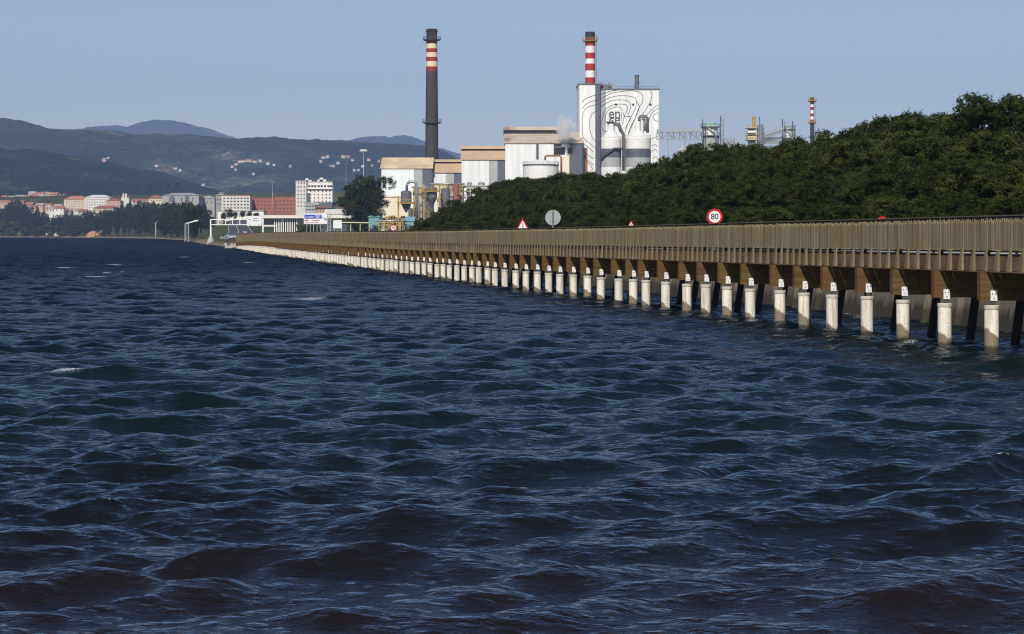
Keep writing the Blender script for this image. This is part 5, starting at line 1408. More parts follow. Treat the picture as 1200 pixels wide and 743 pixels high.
def silo_tower(px0, px1, yt, Y, label, wm='white_paint', top='green', mast=None):
    xc = pX((px0 + px1) / 2, Y); r = (pX(px1, Y) - pX(px0, Y)) / 2; zb = gz(xc, Y); zt = pZ(yt, Y); H = zt - zb
    e = empty("silo", (xc, Y + r, zb), label, "silo"); yc = Y + r
    b = MB(e.location); z1 = pZ(yt + 14, Y)
    b.lathe(xc, yc, [(r * .96, zb - 1), (r * .96, z1), (r * 1.0, z1 + .2), (r * .8, z1 + 1.2), (r * .8, zt), (r * .78, zt + .1)], 28, [2, 1, 1, 0, 0]); b.build("shell", [M[wm], M['steel'], M['lgrey_paint']], e)
    b = MB(e.location)
    for z in (zt - .5, z1 + .8):
        b.lathe(xc, yc, [(r * .82, z), (r * 1.12, z + .05), (r * 1.12, z + .3), (r * .82, z + .35)], 24, cap=False)
        for k in range(16):
            a = 2 * PI * k / 16; c = 2 * PI * (k + 1) / 16; q = r * 1.1
            b.bar((xc + q * math.cos(a), yc + q * math.sin(a), z), (xc + q * math.cos(a), yc + q * math.sin(a), z + 1.4), .12)
            b.bar((xc + q * math.cos(a), yc + q * math.sin(a), z + 1.4), (xc + q * math.cos(c), yc + q * math.sin(c), z + 1.4), .12)
    for k in range(8):
        a = 2 * PI * k / 8 + .3; q = r * 1.05; b.bar((xc + q * math.cos(a), yc + q * math.sin(a), z1), (xc + q * math.cos(a), yc + q * math.sin(a), zt), .25)
    b.build("gallery", M['steel'], e)
    b = MB(e.location); b.lathe(xc + .8, yc, [(r * .30, zt), (r * .32, zt + 1.3), (r * .2, zt + 2.2), (.1, zt + 2.4)], 14); b.box(xc - r * .6, xc - r * .1, yc - 1, yc + 1, zt, zt + 1.4); b.build("filter_unit", M['green_mach'], e)
    b = MB(e.location)
    for mx, my in (mast or []):
        x = pX(mx, Y); b.bar((x, yc - r, zb), (x, yc - r, pZ(my, Y)), .45); b.bar((x + 1.1, yc - r, zb), (x + 1.1, yc - r, pZ(my + 4, Y)), .25)
        z = pZ(my + 4, Y)
        while z > zb + 5: b.bar((x, yc - r, z), (x + 1.1, yc - r, z - 1.1), .12); z -= 2.2
    b.build("ladder_tower", M['dark_steel'], e)
    b = MB(e.location); b.tube([(xc - r * .4, yc - r * .9, zt - .5), (xc, yc - r * .95, zt - 2), (xc + r * .5, yc - r, zt - 4), (xc + r * .6, yc - r, zb)], .35, 8); b.build("pipe", M['galv'], e)
    return e
silo_tower(823, 844, 147.5, 1010, "white and grey silo with railed gallery at the end of the level conveyor", mast=[(844.5, 135.5), (823.5, 140)])
silo_tower(917.5, 932, 150.5, 1040, "smaller white silo between the yellow tower and the slim striped chimney", mast=[(917, 139), (929, 142)])
# yellow process tower
Y = 1030
e = empty("process_tower", (pX(881, Y), Y, gz(100, Y)), "pale yellow process tower with a thin yellow stack behind the wood", "process tower"); zb = gz(100, Y)
b = MB(e.location)
for row0, row1, c in ((159, 163.8, 1), (153, 156, 0), (163.8, 164.6, 2), (149.4, 150.4, 1)):
    b.box(pX(876, Y), pX(886, Y), Y, Y + 5, pZ(row1, Y), pZ(row0, Y), c)
b.box(pX(877.5, Y), pX(885.5, Y), Y + .6, Y + 4.4, zb, pZ(149.5, Y), 3)
b.build("vessel", [M['white_paint'], M['pale_yellow'], M['pale_yellow'], M['steel']], e)
b = MB(e.location)
for row in (150.4, 158, 164.2):
    z = pZ(row, Y); b.box(pX(874.4, Y), pX(888, Y), Y - .7, Y + 5.6, z, z + .18)
    for k in range(9): x = pX(874.5 + k * 1.68, Y); b.bar((x, Y - .6, z), (x, Y - .6, z + 1.3), .1)
    b.bar((pX(874.5, Y), Y - .6, z + 1.3), (pX(888, Y), Y - .6, z + 1.3), .12)
b.build("gallery", M['yellow'], e)
b = MB(e.location); b.lathe(pX(884, Y), Y + 2, [(.75, pZ(150, Y)), (.7, pZ(137, Y)), (.5, pZ(136, Y))], 14); b.build("stack", M['yellow'], e)
b = MB(e.location)
for px, top in ((888, 147), (890.5, 137), (893, 145), (895, 149)):
    b.bar((pX(px, Y), Y + 1, zb), (pX(px, Y), Y + 1, pZ(top, Y)), .5)
for k in range(14): z = pZ(147 + k * 2, Y); b.bar((pX(888, Y), Y + 1, z), (pX(895, Y), Y + 1, z), .3); b.bar((pX(888, Y), Y + 1, z), (pX(895, Y), Y + 1, z - 1.2), .18)
b.build("stair_tower", M['steel'], e)
truss((894, 158.5), (918, 151), 1.6, 1032, "inclined conveyor climbing to the smaller white silo", nb=6)
truss((893, 163.5), (916, 163.5), 1.6, 1034, "level pipe bridge low between the yellow tower and the smaller silo", name="pipe_bridge", nb=6)
# scattered pipework right of the first silo
Y = 1015
e = empty("pipework", (pX(853, Y), Y, gz(95, Y)), "low tangle of pale pipes between the two silos above the trees", "pipework"); b = MB(e.location); rq = random.Random(5)
for k in range(16):
    x = pX(847 + rq.uniform(0, 15), Y); y_ = Y + rq.uniform(0, 5); b.bar((x, y_, gz(95, Y)), (x, y_, pZ(rq.uniform(161, 168), Y)), .3)
for k in range(8): z = pZ(rq.uniform(163, 172), Y); b.bar((pX(847, Y), Y + k * .6, z), (pX(862, Y), Y + k * .6, z + rq.uniform(-1, 1)), .3)
b.build("frame", M['galv'], e)
b = MB(e.location); b.tube([(pX(848, Y), Y + 2, pZ(168, Y)), (pX(856, Y), Y + 2, pZ(166, Y)), (pX(861, Y), Y + 2, pZ(171, Y))], .6, 8); b.build("pipe", M['white_paint'], e)
Y = 1000
e = empty("pipework", (pX(800, Y), Y, gz(75, Y)), "small yellow topped pipe stand just above the trees under the level conveyor", "pipework"); b = MB(e.location)
for px, t_ in ((797, 173), (800, 170), (803, 172), (806, 174)): b.bar((pX(px, Y), Y, gz(75, Y)), (pX(px, Y), Y, pZ(t_, Y)), .4)
b.bar((pX(796, Y), Y, pZ(174.5, Y)), (pX(808, Y), Y, pZ(174.5, Y)), .5); b.build("frame", M['pale_yellow'], e)

# steam plume: a real cloud of vapour
def steam():
    m = bpy.data.materials.new("steam"); m.use_nodes = True; nt = m.node_tree; nt.nodes.clear()
    out = N(nt, "ShaderNodeOutputMaterial"); v = N(nt, "ShaderNodeVolumePrincipled"); v.inputs["Color"].default_value = (0.95, 0.95, 0.96, 1); v.inputs["Anisotropy"].default_value = 0.1
    tc = N(nt, "ShaderNodeTexCoord"); no = N(nt, "ShaderNodeTexNoise"); no.inputs["Scale"].default_value = 0.36; no.inputs["Detail"].default_value = 6; no.inputs["Roughness"].default_value = 0.6
    nt.links.new(tc.outputs["Object"], no.inputs["Vector"])
    mp = N(nt, "ShaderNodeMapping"); mp.inputs["Scale"].default_value = (1 / 5.2, 1 / 5.2, 1 / 6.6); nt.links.new(tc.outputs["Object"], mp.inputs[0])
    ln = N(nt, "ShaderNodeVectorMath", operation='LENGTH'); nt.links.new(mp.outputs[0], ln.inputs[0])
    sm = N(nt, "ShaderNodeMath", operation='MULTIPLY_ADD'); nt.links.new(ln.outputs["Value"], sm.inputs[0]); sm.inputs[1].default_value = -0.55; nt.links.new(no.outputs[0], sm.inputs[2])
    mr = N(nt, "ShaderNodeMapRange"); mr.inputs["From Min"].default_value = 0.0; mr.inputs["From Max"].default_value = 0.45; mr.inputs["To Max"].default_value = 0.75
    nt.links.new(sm.outputs[0], mr.inputs["Value"]); nt.links.new(mr.outputs[0], v.inputs["Density"]); nt.links.new(v.outputs[0], out.inputs["Volume"])
    c_ = (pX(662.5, 985), 985, pZ(150, 985))
    b = MB(c_)
    b.lathe(c_[0], c_[1], [(0.05, c_[2] - 7.6)] + [(5.6 * math.sin(t), c_[2] - 7.6 * math.cos(t)) for t in np.linspace(.25, PI - .25, 12)] + [(0.05, c_[2] + 7.6)], 24)
    o = b.build("steam", m); tag(o, "white puff of steam rising beside the contour-painted tower", "steam", kind="stuff")
steam()
# ------------------------------------------------------------------ town, shore and road clutter
WIN = {}
def win_mesh(w, h, key):
    k = (round(w, 2), round(h, 2), key)
    if k not in WIN:
        b = MB(); b.box(-w / 2, w / 2, -0.08, -0.01, -h / 2, h / 2); WIN[k] = b.mesh("window", M[key])
    return WIN[k]
def block(px0, px1, yt, Y, dep, wm, label, rows_=(), roof='house_grey', name="apartment_building", cat="building", parapet=0.6, zb=None, win='glass', slope=None, rz=0):
    """flat roofed building; rows_ = list of (row px, [px positions], w, h)"""
    x0, x1 = pX(px0, Y), pX(px1, Y); z1 = pZ(yt, Y); zb = gz((x0 + x1) / 2, Y) - 1 if zb is None else zb
    e = empty(name, ((x0 + x1) / 2, Y, zb + 1), label, cat)
    b = MB(e.location); b.box(x0, x1, Y, Y + dep, zb, z1); b.build("wall", M[wm], e)
    b = MB(e.location)
    if slope:
        zr = z1 + slope; o = .5
        b.add([(x0 - o, Y - o, z1 + .003), (x1 + o, Y - o, z1 + .003), (x1 + o, Y + dep + o, z1 + .003), (x0 - o, Y + dep + o, z1 + .003), (x0 + dep * .3, Y + dep / 2, zr), (x1 - dep * .3, Y + dep / 2, zr)],
              [(0, 1, 5, 4), (1, 2, 5), (2, 3, 4, 5), (3, 0, 4), (0, 3, 2, 1)])
    else:
        b.box(x0 - .2, x1 + .2, Y - .2, Y + dep + .2, z1 + .003, z1 + parapet)
    b.build("roof", M[roof], e)
    for row, xs, w, h in rows_:
        for px in xs:
            o = link("window", win_mesh(w, h, win), e); o.location = Vector((pX(px, Y), Y, pZ(row, Y))) - e.location
    return e
# hotel-like white tower blocks
Y = 1700
fl = [214.5, 219, 223.5, 228, 232.5, 237, 241.5]
block(346.5, 359, 212.5, Y, 16, 'house_white', "white stepped apartment tower, left wing before the hills", [(r_, [349.5, 353, 356.5], .9, 1.0) for r_ in fl])
e = block(359.5, 389.5, 213.5, Y + 3, 18, 'house_white', "white apartment tower with dark top floor windows right of its left wing",
      [(r_, [364, 368.5, 373, 378, 382.5, 386.5], .95, 1.0) for r_ in [224, 228, 232, 236, 240.5]] + [(218.3, [362.5, 366, 369.5, 373.5, 377, 381, 385, 388], 1.7, 1.6)])
b = MB(e.location)
Yq = Y + 8
for a, c, t_ in ((357.5, 365, 211), (358, 361, 209), (372, 382, 210.5), (374.5, 378.5, 208.2), (363, 389, 212.8)):
    b.box(pX(a, Yq), pX(c, Yq), Yq, Yq + 6, pZ(214, Yq), pZ(t_, Yq))
b.build("penthouse", M['house_white'], e)
b = MB(e.location); 
for r_ in (221.4, 243):
    b.box(pX(359, Y), pX(390, Y), Y + 1.4, Y + 2.9, pZ(r_, Y), pZ(r_ - .5, Y))
b.build("balcony_slab", M['house_white'], e)
b = MB(e.location); b.box(pX(360, Y), pX(363, Y), Y + 2.3, Y + 2.97, gz(-140, Y), pZ(226, Y)); b.build("stair_window", M['dgrey_paint'], e)
block(357.5, 369, 238.5, 1600, 14, 'lgrey_paint', "grey low building at the foot of the white towers", [(r_, [360, 363.5, 367], 1.5, .9) for r_ in (241.5, 245.5)])
e = block(369.5, 389, 243.5, 1560, 16, 'house_pink', "dark-roofed pavilion with red band before the white towers", [(247.3, [372, 375.5, 379, 382.5, 386], .9, .9)])
b = MB(e.location); b.box(pX(369, 1560), pX(389.5, 1560), 1559, 1577, pZ(243.5, 1560) + .62, pZ(237, 1560)); b.build("upper_storey", M['dgrey_paint'], e)
b = MB(e.location); b.box(pX(369, 1560), pX(389.3, 1560), 1558.6, 1558.95, pZ(243.6, 1560), pZ(242.1, 1560)); b.build("red_band", M['tile_roof'], e)
b = MB(e.location); b.box(pX(369, 1560), pX(374, 1560), 1558.5, 1558.9, pZ(239.6, 1560), pZ(238.4, 1560)); b.build("sign_panel", M['sign_white'], e)
# brick building
Y = 1860
xs = [297.5 + 4.4 * k for k in range(14)]
block(294, 322, 232.5, Y, 18, 'brick', "red brick apartment building, left half with small dark windows", [(r_, [p for p in xs if p < 321], 1.1, 1.1) for r_ in (236, 240.3, 244.6)], roof='tile_roof')
block(322.5, 356.5, 231.5, Y - 4, 22, 'brick', "red brick apartment building, right half nearest the white towers", [(r_, [p for p in xs if 323 < p < 356], 1.2, 1.1) for r_ in (235.5, 239.8, 244.3, 248.5)], roof='tile_roof')
# white office building
e = block(259.5, 293, 229.5, 1840, 16, 'house_white', "white office building with long dark window bands left of the brick block", [(r_, [263, 267, 271, 275, 279, 283, 287, 290.5], 1.6, .95) for r_ in (232.3, 236, 239.9, 243.6)], roof='tile_roof')
e = block(253, 261.5, 228.5, 1870, 18, 'house_grey', "grey gable-ended building behind the white office building", [(r_, [255.5, 258.5], 1, 1) for r_ in (234, 239)], slope=2.2)
# low white roofs in front
e = block(255, 309, 247.8, 1500, 20, 'house_white', "long low white hall before the white office building", [(250.5, [262, 270, 278, 286, 294, 302], 1.2, .8)], name="hall", cat="hall")
# grey hall
e = block(190, 233, 229.0, 2050, 30, 'house_grey', "grey concrete sports hall with one dark bay above the pines", [(234, [199, 204.5, 213, 226], .8, 4)], slope=2.5, name="hall", cat="hall")
b = MB(e.location); b.box(pX(217, 2050), pX(221.5, 2050), 2049.5, 2049.95, pZ(241, 2050), pZ(229.8, 2050)); b.box(pX(200, 2050), pX(203.5, 2050), 2049.5, 2049.95, pZ(236, 2050), pZ(229.8, 2050)); b.build("dark_bay", M['dgrey_paint'], e)
e = block(233, 251.5, 232, 2080, 26, 'house_grey', "lower grey hall between the sports hall and the white office building", [(237, [238, 243, 248], 1, 1)], slope=2.6, name="hall", cat="hall")
# town blocks on the left
e = block(75, 101, 233.8, 2450, 20, 'house_cream', "cream apartment block with orange roof above the pines", [(r_, [78 + 3 * k for k in range(8)], 1.0, 1.0) for r_ in (236, 238.8, 241.6)], roof='orange_roof', slope=4)
e = block(99, 128, 231.5, 2420, 22, 'house_white', "broad white apartment block right of the cream orange-roofed one", [(r_, [102 + 3 * k for k in range(9)], 1.0, 1.0) for r_ in (234, 237, 240, 243)], roof='house_white', slope=3)
e = block(124, 141, 235.5, 2380, 20, 'house_pink', "pinkish apartment block stepping down towards the pines", [(r_, [127 + 3 * k for k in range(5)], 1.0, 1.0) for r_ in (238, 241, 244, 247)], roof='tile_roof', slope=3)
e = block(110, 136, 244.2, 2330, 14, 'house_cream', "low cream block with red roof in front of the broad white block", [(246.2, [114 + 4 * k for k in range(6)], 1.0, 1.0)], roof='tile_roof', slope=3)
e = block(167, 178, 234.5, 2300, 12, 'house_pink', "small red-roofed block poking out of the pines left of the grey sports hall", [(236.8, [169.5, 172.5, 175.5], 1, 1)], roof='tile_roof', slope=1.8)
e = block(174, 190, 232.5, 2290, 14, 'house_cream', "cream house with bright red roof beside the grey sports hall", [(235.2, [177, 180.5, 184, 187.5], 1, 1)], roof='tile_roof', slope=3.2)
# church with two little towers
Y = 2500; e = empty("church", (pX(146, Y), Y, gz(pX(146, Y), Y)), "church with two small white bell towers above the pines", "church")
b = MB(e.location); zb = gz(pX(146, Y), Y) - 1
b.box(pX(142, Y), pX(151, Y), Y, Y + 16, zb, pZ(231.5, Y)); b.build("nave", M['house_white'], e)
for px in (144.6, 147.6):
    b = MB(e.location); b.box(pX(px, Y) - .9, pX(px, Y) + .9, Y - .5, Y + 1.3, zb, pZ(227.2, Y)); t = b.build("bell_tower", M['house_white'], e)
    b = MB(e.location); x = pX(px, Y); z = pZ(227.2, Y) + .003; b.add([(x - 1, Y - .6, z), (x + 1, Y - .6, z), (x + 1, Y + 1.4, z), (x - 1, Y + 1.4, z), (x, Y + .4, z + 1.4)], [(0, 1, 4), (1, 2, 4), (2, 3, 4), (3, 0, 4), (0, 3, 2, 1)]); b.build("cap", M['house_grey'], t)
b = MB(e.location); z = pZ(231.5, Y) + .003; x0, x1 = pX(141.6, Y), pX(151.4, Y); b.add([(x0, Y - .4, z), (x1, Y - .4, z), (x1, Y + 16.4, z), (x0, Y + 16.4, z), (x0, Y + 8, z + 2.5), (x1, Y + 8, z + 2.5)], [(0, 1, 5, 4), (2, 3, 4, 5), (0, 4, 3), (1, 2, 5), (0, 3, 2, 1)]); b.build("roof", M['tile_roof'], e)

ORD = ["first", "second", "third", "fourth", "fifth", "sixth", "seventh", "eighth", "ninth", "tenth", "eleventh", "twelfth", "thirteenth", "fourteenth", "fifteenth", "sixteenth"]
CN = {'house_white': 'white', 'house_cream': 'cream', 'house_pink': 'pinkish', 'house_grey': 'grey'}
RN = {'tile_roof': 'red', 'orange_roof': 'orange', 'house_grey': 'grey'}
rh = random.Random(31)
def house(px, ybase_roof, Y, w, h, wm, rm, label, group, z0=None, name="house", depth=9):
    """w in metres; ybase_roof = eave row"""
    x = pX(px, Y); ze = pZ(ybase_roof, Y); zb = (gz(x, Y) if z0 is None else z0) - 1.0
    e = empty(name, (x, Y + depth / 2, zb + 1), label, "house", group)
    b = MB(e.location); x0, x1 = x - w / 2, x + w / 2
    b.box(x0, x1, Y, Y + depth, zb, ze)
    rh_ = min(w, depth) * .24
    for xx in (x0, x1): b.add([(xx, Y, ze), (xx, Y + depth, ze), (xx, Y + depth / 2, ze + rh_)], [(0, 1, 2)])
    b.build("wall", M[wm], e)
    b = MB(e.location); o = .6
    b.add([(x0 - o, Y - o, ze), (x1 + o, Y - o, ze), (x1 + o, Y + depth / 2, ze + rh_ + .3), (x0 - o, Y + depth / 2, ze + rh_ + .3), (x0 - o, Y + depth + o, ze), (x1 + o, Y + depth + o, ze)], [(0, 1, 2, 3), (3, 2, 5, 4), (0, 3, 4), (1, 5, 2), (0, 4, 5, 1)])
    r = b.build("roof", M[rm], e)
    n = max(2, int(w / 3.6))
    for k in range(n):
        o_ = link("window", win_mesh(1.1, 1.2, 'glass'), e); o_.location = Vector((x0 + (k + .5) * w / n, Y, ze - 1.6)) - e.location
    return e
rowsH = [("lowest row", 38, 74, 241.5, 2690, 10), ("row below the cream block", 54, 106, 246.0, 2440, 12), ("left row", -4, 36, 238.0, 2740, 12), ("upper left row", 8, 36, 231.5, 2860, 9), ("hillside row", 36, 74, 228.3, 2960, 12), ("row beside the church", 140, 168, 236.5, 2720, 8), ("slope row", 2, 74, 232.6, 2910, 14), ("middle row", 26, 76, 235.0, 2820, 15)]
for rn_, a, c, row, Yb, n in rowsH:
    for k in range(n):
        px = a + (c - a) * (k + .5) / n + rh.uniform(-1, 1); Y = Yb + rh.uniform(-40, 40)
        wm = rh.choice(['house_white', 'house_white', 'house_cream', 'house_pink', 'house_grey']); rm = rh.choice(['tile_roof', 'tile_roof', 'orange_roof', 'house_grey'])
        house(px, row + rh.uniform(-2.0, 2.0), Y, rh.uniform(6, 10), 6, wm, rm, "%s house, %s roof, %s from left, %s of far town" % (CN[wm], RN[rm], ORD[k], rn_), "town houses on the far shore")
# terrace with dormered red roof
e = empty("terrace", (pX(72, 2520), 2520, gz(pX(72, 2520), 2520)), "long terrace with dark red dormered roof right behind the shore pines", "building")
Y = 2520; x0, x1 = pX(56, Y), pX(92, Y); zb = gz((x0 + x1) / 2, Y) - 1
b = MB(e.location); b.box(x0, x1, Y, Y + 14, zb, pZ(247.0, Y)); b.build("wall", M['house_white'], e)
b = MB(e.location); z = pZ(247.0, Y) + .003; b.add([(x0 - .5, Y - .5, z), (x1 + .5, Y - .5, z), (x1 + .5, Y + 14.5, z), (x0 - .5, Y + 14.5, z), (x0 + 2, Y + 7, z + 5.2), (x1 - 2, Y + 7, z + 5.2)], [(0, 1, 5, 4), (2, 3, 4, 5), (0, 4, 3), (1, 2, 5), (0, 3, 2, 1)]); r = b.build("roof", M['tile_roof'], e)
dm = MB(); dm.box(-.8, .8, -.6, 2.5, -.2, 1.5); dme = dm.mesh("dormer", M['house_white'])
for k in range(9):
    o = link("dormer", dme, e); o.location = Vector((x0 + 3 + k * (x1 - x0 - 6) / 8, Y + 1.0, z + .8)) - e.location
# hill houses
HH = [(112, 186, 6.5, 'near'), (118, 187.5, 6, 'near'), (126, 189, 8, 'near')]
for k, (px, py, w) in enumerate([(277, 194, 16), (272, 197.5, 12), (283, 190.5, 30), (291, 189.5, 26), (298, 190.5, 20), (305, 190, 14), (276, 201, 10), (297, 205, 12), (314, 193.5, 14), (321, 194.5, 10), (340, 196, 12), (205, 199, 18), (211, 200, 10),
                                  (379, 187.5, 18), (384, 185.5, 14), (376, 191, 12), (402, 187, 16), (407, 185.5, 18), (413, 189, 10), (389, 195.5, 26), (396, 194, 14), (432, 188, 14), (425, 197, 14), (420, 201, 12), (415, 200.5, 10), (436, 195, 10), (444, 192, 12), (122, 189, 12), (127, 187, 9), (183, 196, 12), (238, 218, 12)]):
    hit = None
    for key in ('near', 'mid'):
        h_ = HILLS[key](px, py)
        if h_ and (hit is None or h_[1] < hit[1]): hit = h_
    if not hit: continue
    X, Yh, Zh = hit
    wm = rh.choice(['house_white', 'house_white', 'house_cream', 'house_pink']); rm = rh.choice(['tile_roof', 'orange_roof', 'house_grey', 'tile_roof'])
    wh = "above the brick block" if 290 < px < 345 else "above the grey halls" if 190 < px <= 290 else "above the white towers" if px > 345 else "above the pines on the left"
    w *= 0.6
    e = house(px, HY - (Zh + 3.4 - HC) * F / (Yh - 6), Yh - 6, w, 3, wm, rm, "tiny %s hillside house with %s roof %s, %s one built outwards from the slope" % (CN[wm], RN[rm], wh, ORD[k % 16]), "houses scattered on the hills", z0=Zh - 2)
    e["label"] = "tiny %s house, %s roof, on far hillside %s" % (CN[wm], RN[rm], wh); e["group"] = "%s %s hill houses %s" % (CN[wm], RN[rm], wh)

# pines of the far shore
PXO = [0, 6, 14, 22, 30, 40, 55, 70, 84, 95, 106, 118, 130, 142, 160, 180, 200, 215, 230, 240, 250]
PYO = [243, 240, 231.5, 234, 240, 244, 246, 248, 251, 251, 246, 247, 243, 238, 235, 235, 236, 235, 237, 241, 250]
rpn = random.Random(12)
for row in range(4):
    px = -30.0
    while px < 249:
        # distance of the shore on this line of sight
        ys_ = np.linspace(650, 2740, 600); k = (px - 600) / F
        m_ = np.nonzero(k * ys_ > shore_x(ys_))[0]
        m2 = [i for i in m_ if ys_[i] > 900]
        Ysh = ys_[m2[0]] if len(m2) else 2600
        Y = Ysh + 25 + row * 30 + rpn.uniform(-6, 6)
        if 233 < px: Y = max(Y, 1500 + row * 25)
        top = float(np.interp(px, PXO, PYO)) + (0, 6, 3, 0)[row] * 1.0 + (9 if row == 0 else 0) + rpn.uniform(-1.5, 2.5)
        X = pX(px, Y); z0 = gz(X, Y); h = pZ(top, Y) - z0
        w = min(14, max(8, h * .6)) * rpn.uniform(.9, 1.3)
        if h > 3:
            side = "behind the boat shed" if px < 30 else "in front of the terrace" if px < 90 else "beside the earth mound" if px < 128 else "below the church" if px < 158 else "left of the thin lamp post" if px < 182 else "right of the thin lamp post" if px < 210 else "behind the shore mast"
            rw = ("low dark pine at the far water's edge", "dark front-row pine", "dark pine inside the belt", "tall pine at the back")[row]
            tree('pine', rpn.randrange(5), X, Y, h, w, "%s, %s" % (rw, side), "tree", "%s, %s" % (rw, side), name="pine_tree", z=z0)
        px += rpn.uniform(5.5, 8.5) * (1.1 if row in (0, 2) else 1)
rtt = random.Random(8)
for k in range(34):
    px = rtt.uniform(-4, 76) if k < 26 else rtt.uniform(150, 262); Y = rtt.uniform(2640, 2990); row = 274 - 34 - (Y - 2640) / 350 * 10 + rtt.uniform(-1, 1.5)
    z0 = gz(pX(px, Y), Y); h = max(7.0, min(16.0, pZ(row, Y) - z0)); 
    where = "behind the boat shed" if px < 30 else "left of the cream orange-roofed block" if px < 90 else "between the church and the grey sports hall" if px < 200 else "behind the grey halls"
    tree('pine', k, pX(px, Y), Y, h, h * .8, "small dark tree among the town houses, " + where, "tree", "small town trees " + where, name="town_tree", z=z0)
# tree in front of the towers and shrubs near the road
tree('leaf', 1, pX(417, 880), 880, pZ(214, 880) - gz(pX(417, 880), 880), 18, "left and lower of the two big dark trees beside the cream annexe")
tree('leaf', 3, pX(434, 905), 905, pZ(204, 905) - gz(pX(434, 905), 905), 20, "right and taller of the two big dark trees beside the cream annexe")
for k, (px, top, Y, w) in enumerate([(352, 262.5, 760, 4.5), (357, 261, 770, 5), (364, 262, 765, 4.5), (371, 263.5, 755, 4)]):
    tree('bush', k, pX(px, Y), Y, pZ(top, Y) - gz(pX(px, Y), Y), w, "bright green shrub under the blue sign board, %s from the left" % ORD[k], "shrub", "shrubs under the sign board", name="shrub")
for k, (px, top, Y, w) in enumerate([(262, 248, 1430, 7), (269, 244.5, 1430, 9), (275, 248, 1440, 7), (284, 246.5, 1440, 8), (292, 247, 1450, 7), (300, 249, 1440, 8)]):
    tree('pine', k, pX(px, Y), Y, pZ(top, Y) - gz(pX(px, Y), Y), w, "small dark tree before the long low white hall, %s from the left" % ORD[k], "tree", "small trees before the white hall", name="small_tree")
for k, (px, top, w) in enumerate([(3, 258, 16), (10, 261, 14), (30, 266, 15), (45, 264, 20), (60, 262, 22), (72, 264, 20), (88, 268, 18), (16, 257.5, 14)]):
    Y = shore_y(px) + 14; z0 = gz(pX(px, Y), Y)
    tree('bush', k, pX(px, Y), Y, pZ(top, Y) - z0, w, "yellow-green bushy tree by the far water, %s planted" % ORD[k], "tree", "bushes on the far shore at the left", name="bushy_tree", z=z0)
for o in bpy.data.objects:
    if o.name.startswith("bushy_tree"): o["label"] = "round yellow-green bushy tree by the far water at the left edge"

# shore clutter far left
small_shed(4, 26, 262.5, 269.5, 2585, 22, 'house_grey', 'lgrey_paint', "grey roofed shed by the far water at the left edge", name="boat_shed")
e = empty("earth_mound", (pX(112, 2240), 2240, gz(pX(112, 2240), 2240)), "reddish earth mound with dark top on the far shore", "mound")
b = MB(e.location); b.lathe(pX(112.5, 2240), 2240, [(10.5, .2), (9.5, 3.0), (6.8, 5.4), (3, 6.8), (.5, 7.1)], 18); b.build("earth", M['mound'], e)
def pole(px, yt, Y, label, r=.12, name="lamp_post", heads=1, m='galv', cat="lamp post"):
    X = pX(px, Y); z0 = gz(X, Y); zt = pZ(yt, Y)
    e = empty(name, (X, Y, z0), label, cat)
    b = MB(e.location); b.tube([(X, Y, z0 - .3), (X, Y, zt)], [r, r * .6], 8); b.build("pole", M[m], e)
    b = MB(e.location)
    for k in range(heads):
        s = -1 if k else 1; b.bar((X, Y, zt), (X + s * 1.0, Y, zt + .2), .12); b.box(X + s * 1.0 - .4, X + s * 1.0 + .4, Y - .2, Y + .2, zt + .22, zt + .42)
    b.build("lamp_head", M[m], e)
    return e
pole(29.5, 256, 2560, "pale post beside the shed on the far shore", r=.5, heads=0 + 1, m='white_paint', name="post", cat="post")
pole(182.5, 260.5, 1750, "thin pale lamp post before the pines left of the shore mast", r=.22, m='white_paint')
pole(319.3, 213, 1300, r=.15, label= "tall thin white mast standing before the brick block", name="mast", heads=2, m='galv', cat="mast")
pole(405.5, 184, 1350, "tall thin lamp mast above the big dark trees", r=.13, name="mast", heads=2, m='galv', cat="mast")
pole(233.5, 259, 1150, "thin grey lamp post between the shore mast and the gantry", r=.15)
# floodlight mast
Y = 1500; X = pX(426, Y); z0 = gz(X, Y); e = empty("floodlight_mast", (X, Y, z0), "white floodlight mast with a wide lamp rack high above the dark trees", "mast")
b = MB(e.location); b.tube([(X, Y, z0), (X, Y, pZ(176, Y))], [.28, .14], 8); b.build("pole", M['galv'], e)
b = MB(e.location); b.bar((X - 2.4, Y, pZ(177, Y)), (X + 2.4, Y, pZ(177, Y)), .3)
b.bar((X - 1.6, Y, pZ(175.4, Y)), (X + 1.6, Y, pZ(175.4, Y)), .25); b.build("crossbar", M['white_paint'], e)
for k in range(6):
    b = MB(e.location); x = X - 2.2 + k * .88; b.box(x - .33, x + .33, Y - .3, Y, pZ(177, Y) + .16, pZ(177, Y) + .8); b.build("lamp", M['white_paint'], e)
# lattice shore mast with an arm
Y = 1080; X = pX(219, Y); z0 = gz(X, Y); zt = pZ(262, Y)
e = empty("shore_mast", (X, Y, z0), "pale lattice mast with a sloping arm at the tip of the bank", "mast")
b = MB(e.location)
for s in (-1, 1):
    for q in (-1, 1): b.bar((X + s * .9, Y + q * .9, z0 - .5), (X + s * .8, Y + q * .8, zt), .22)
z = z0
while z < zt - 1:
    b.bar((X - .9, Y - .9, z), (X + .9, Y - .9, z + 1.1), .14); b.bar((X + .9, Y - .9, z + 1.1), (X - .9, Y - .9, z + 2.0), .14); z += 2
b.build("lattice", M['sign_back'], e)
b = MB(e.location); b.bar((X - .5, Y, zt), (X + 4.6, Y, zt + 1.4), .5); b.box(X + 3.6, X + 5.4, Y - .3, Y + .3, zt + 1.1, zt + 1.7); b.build("arm", M['white_paint'], e)

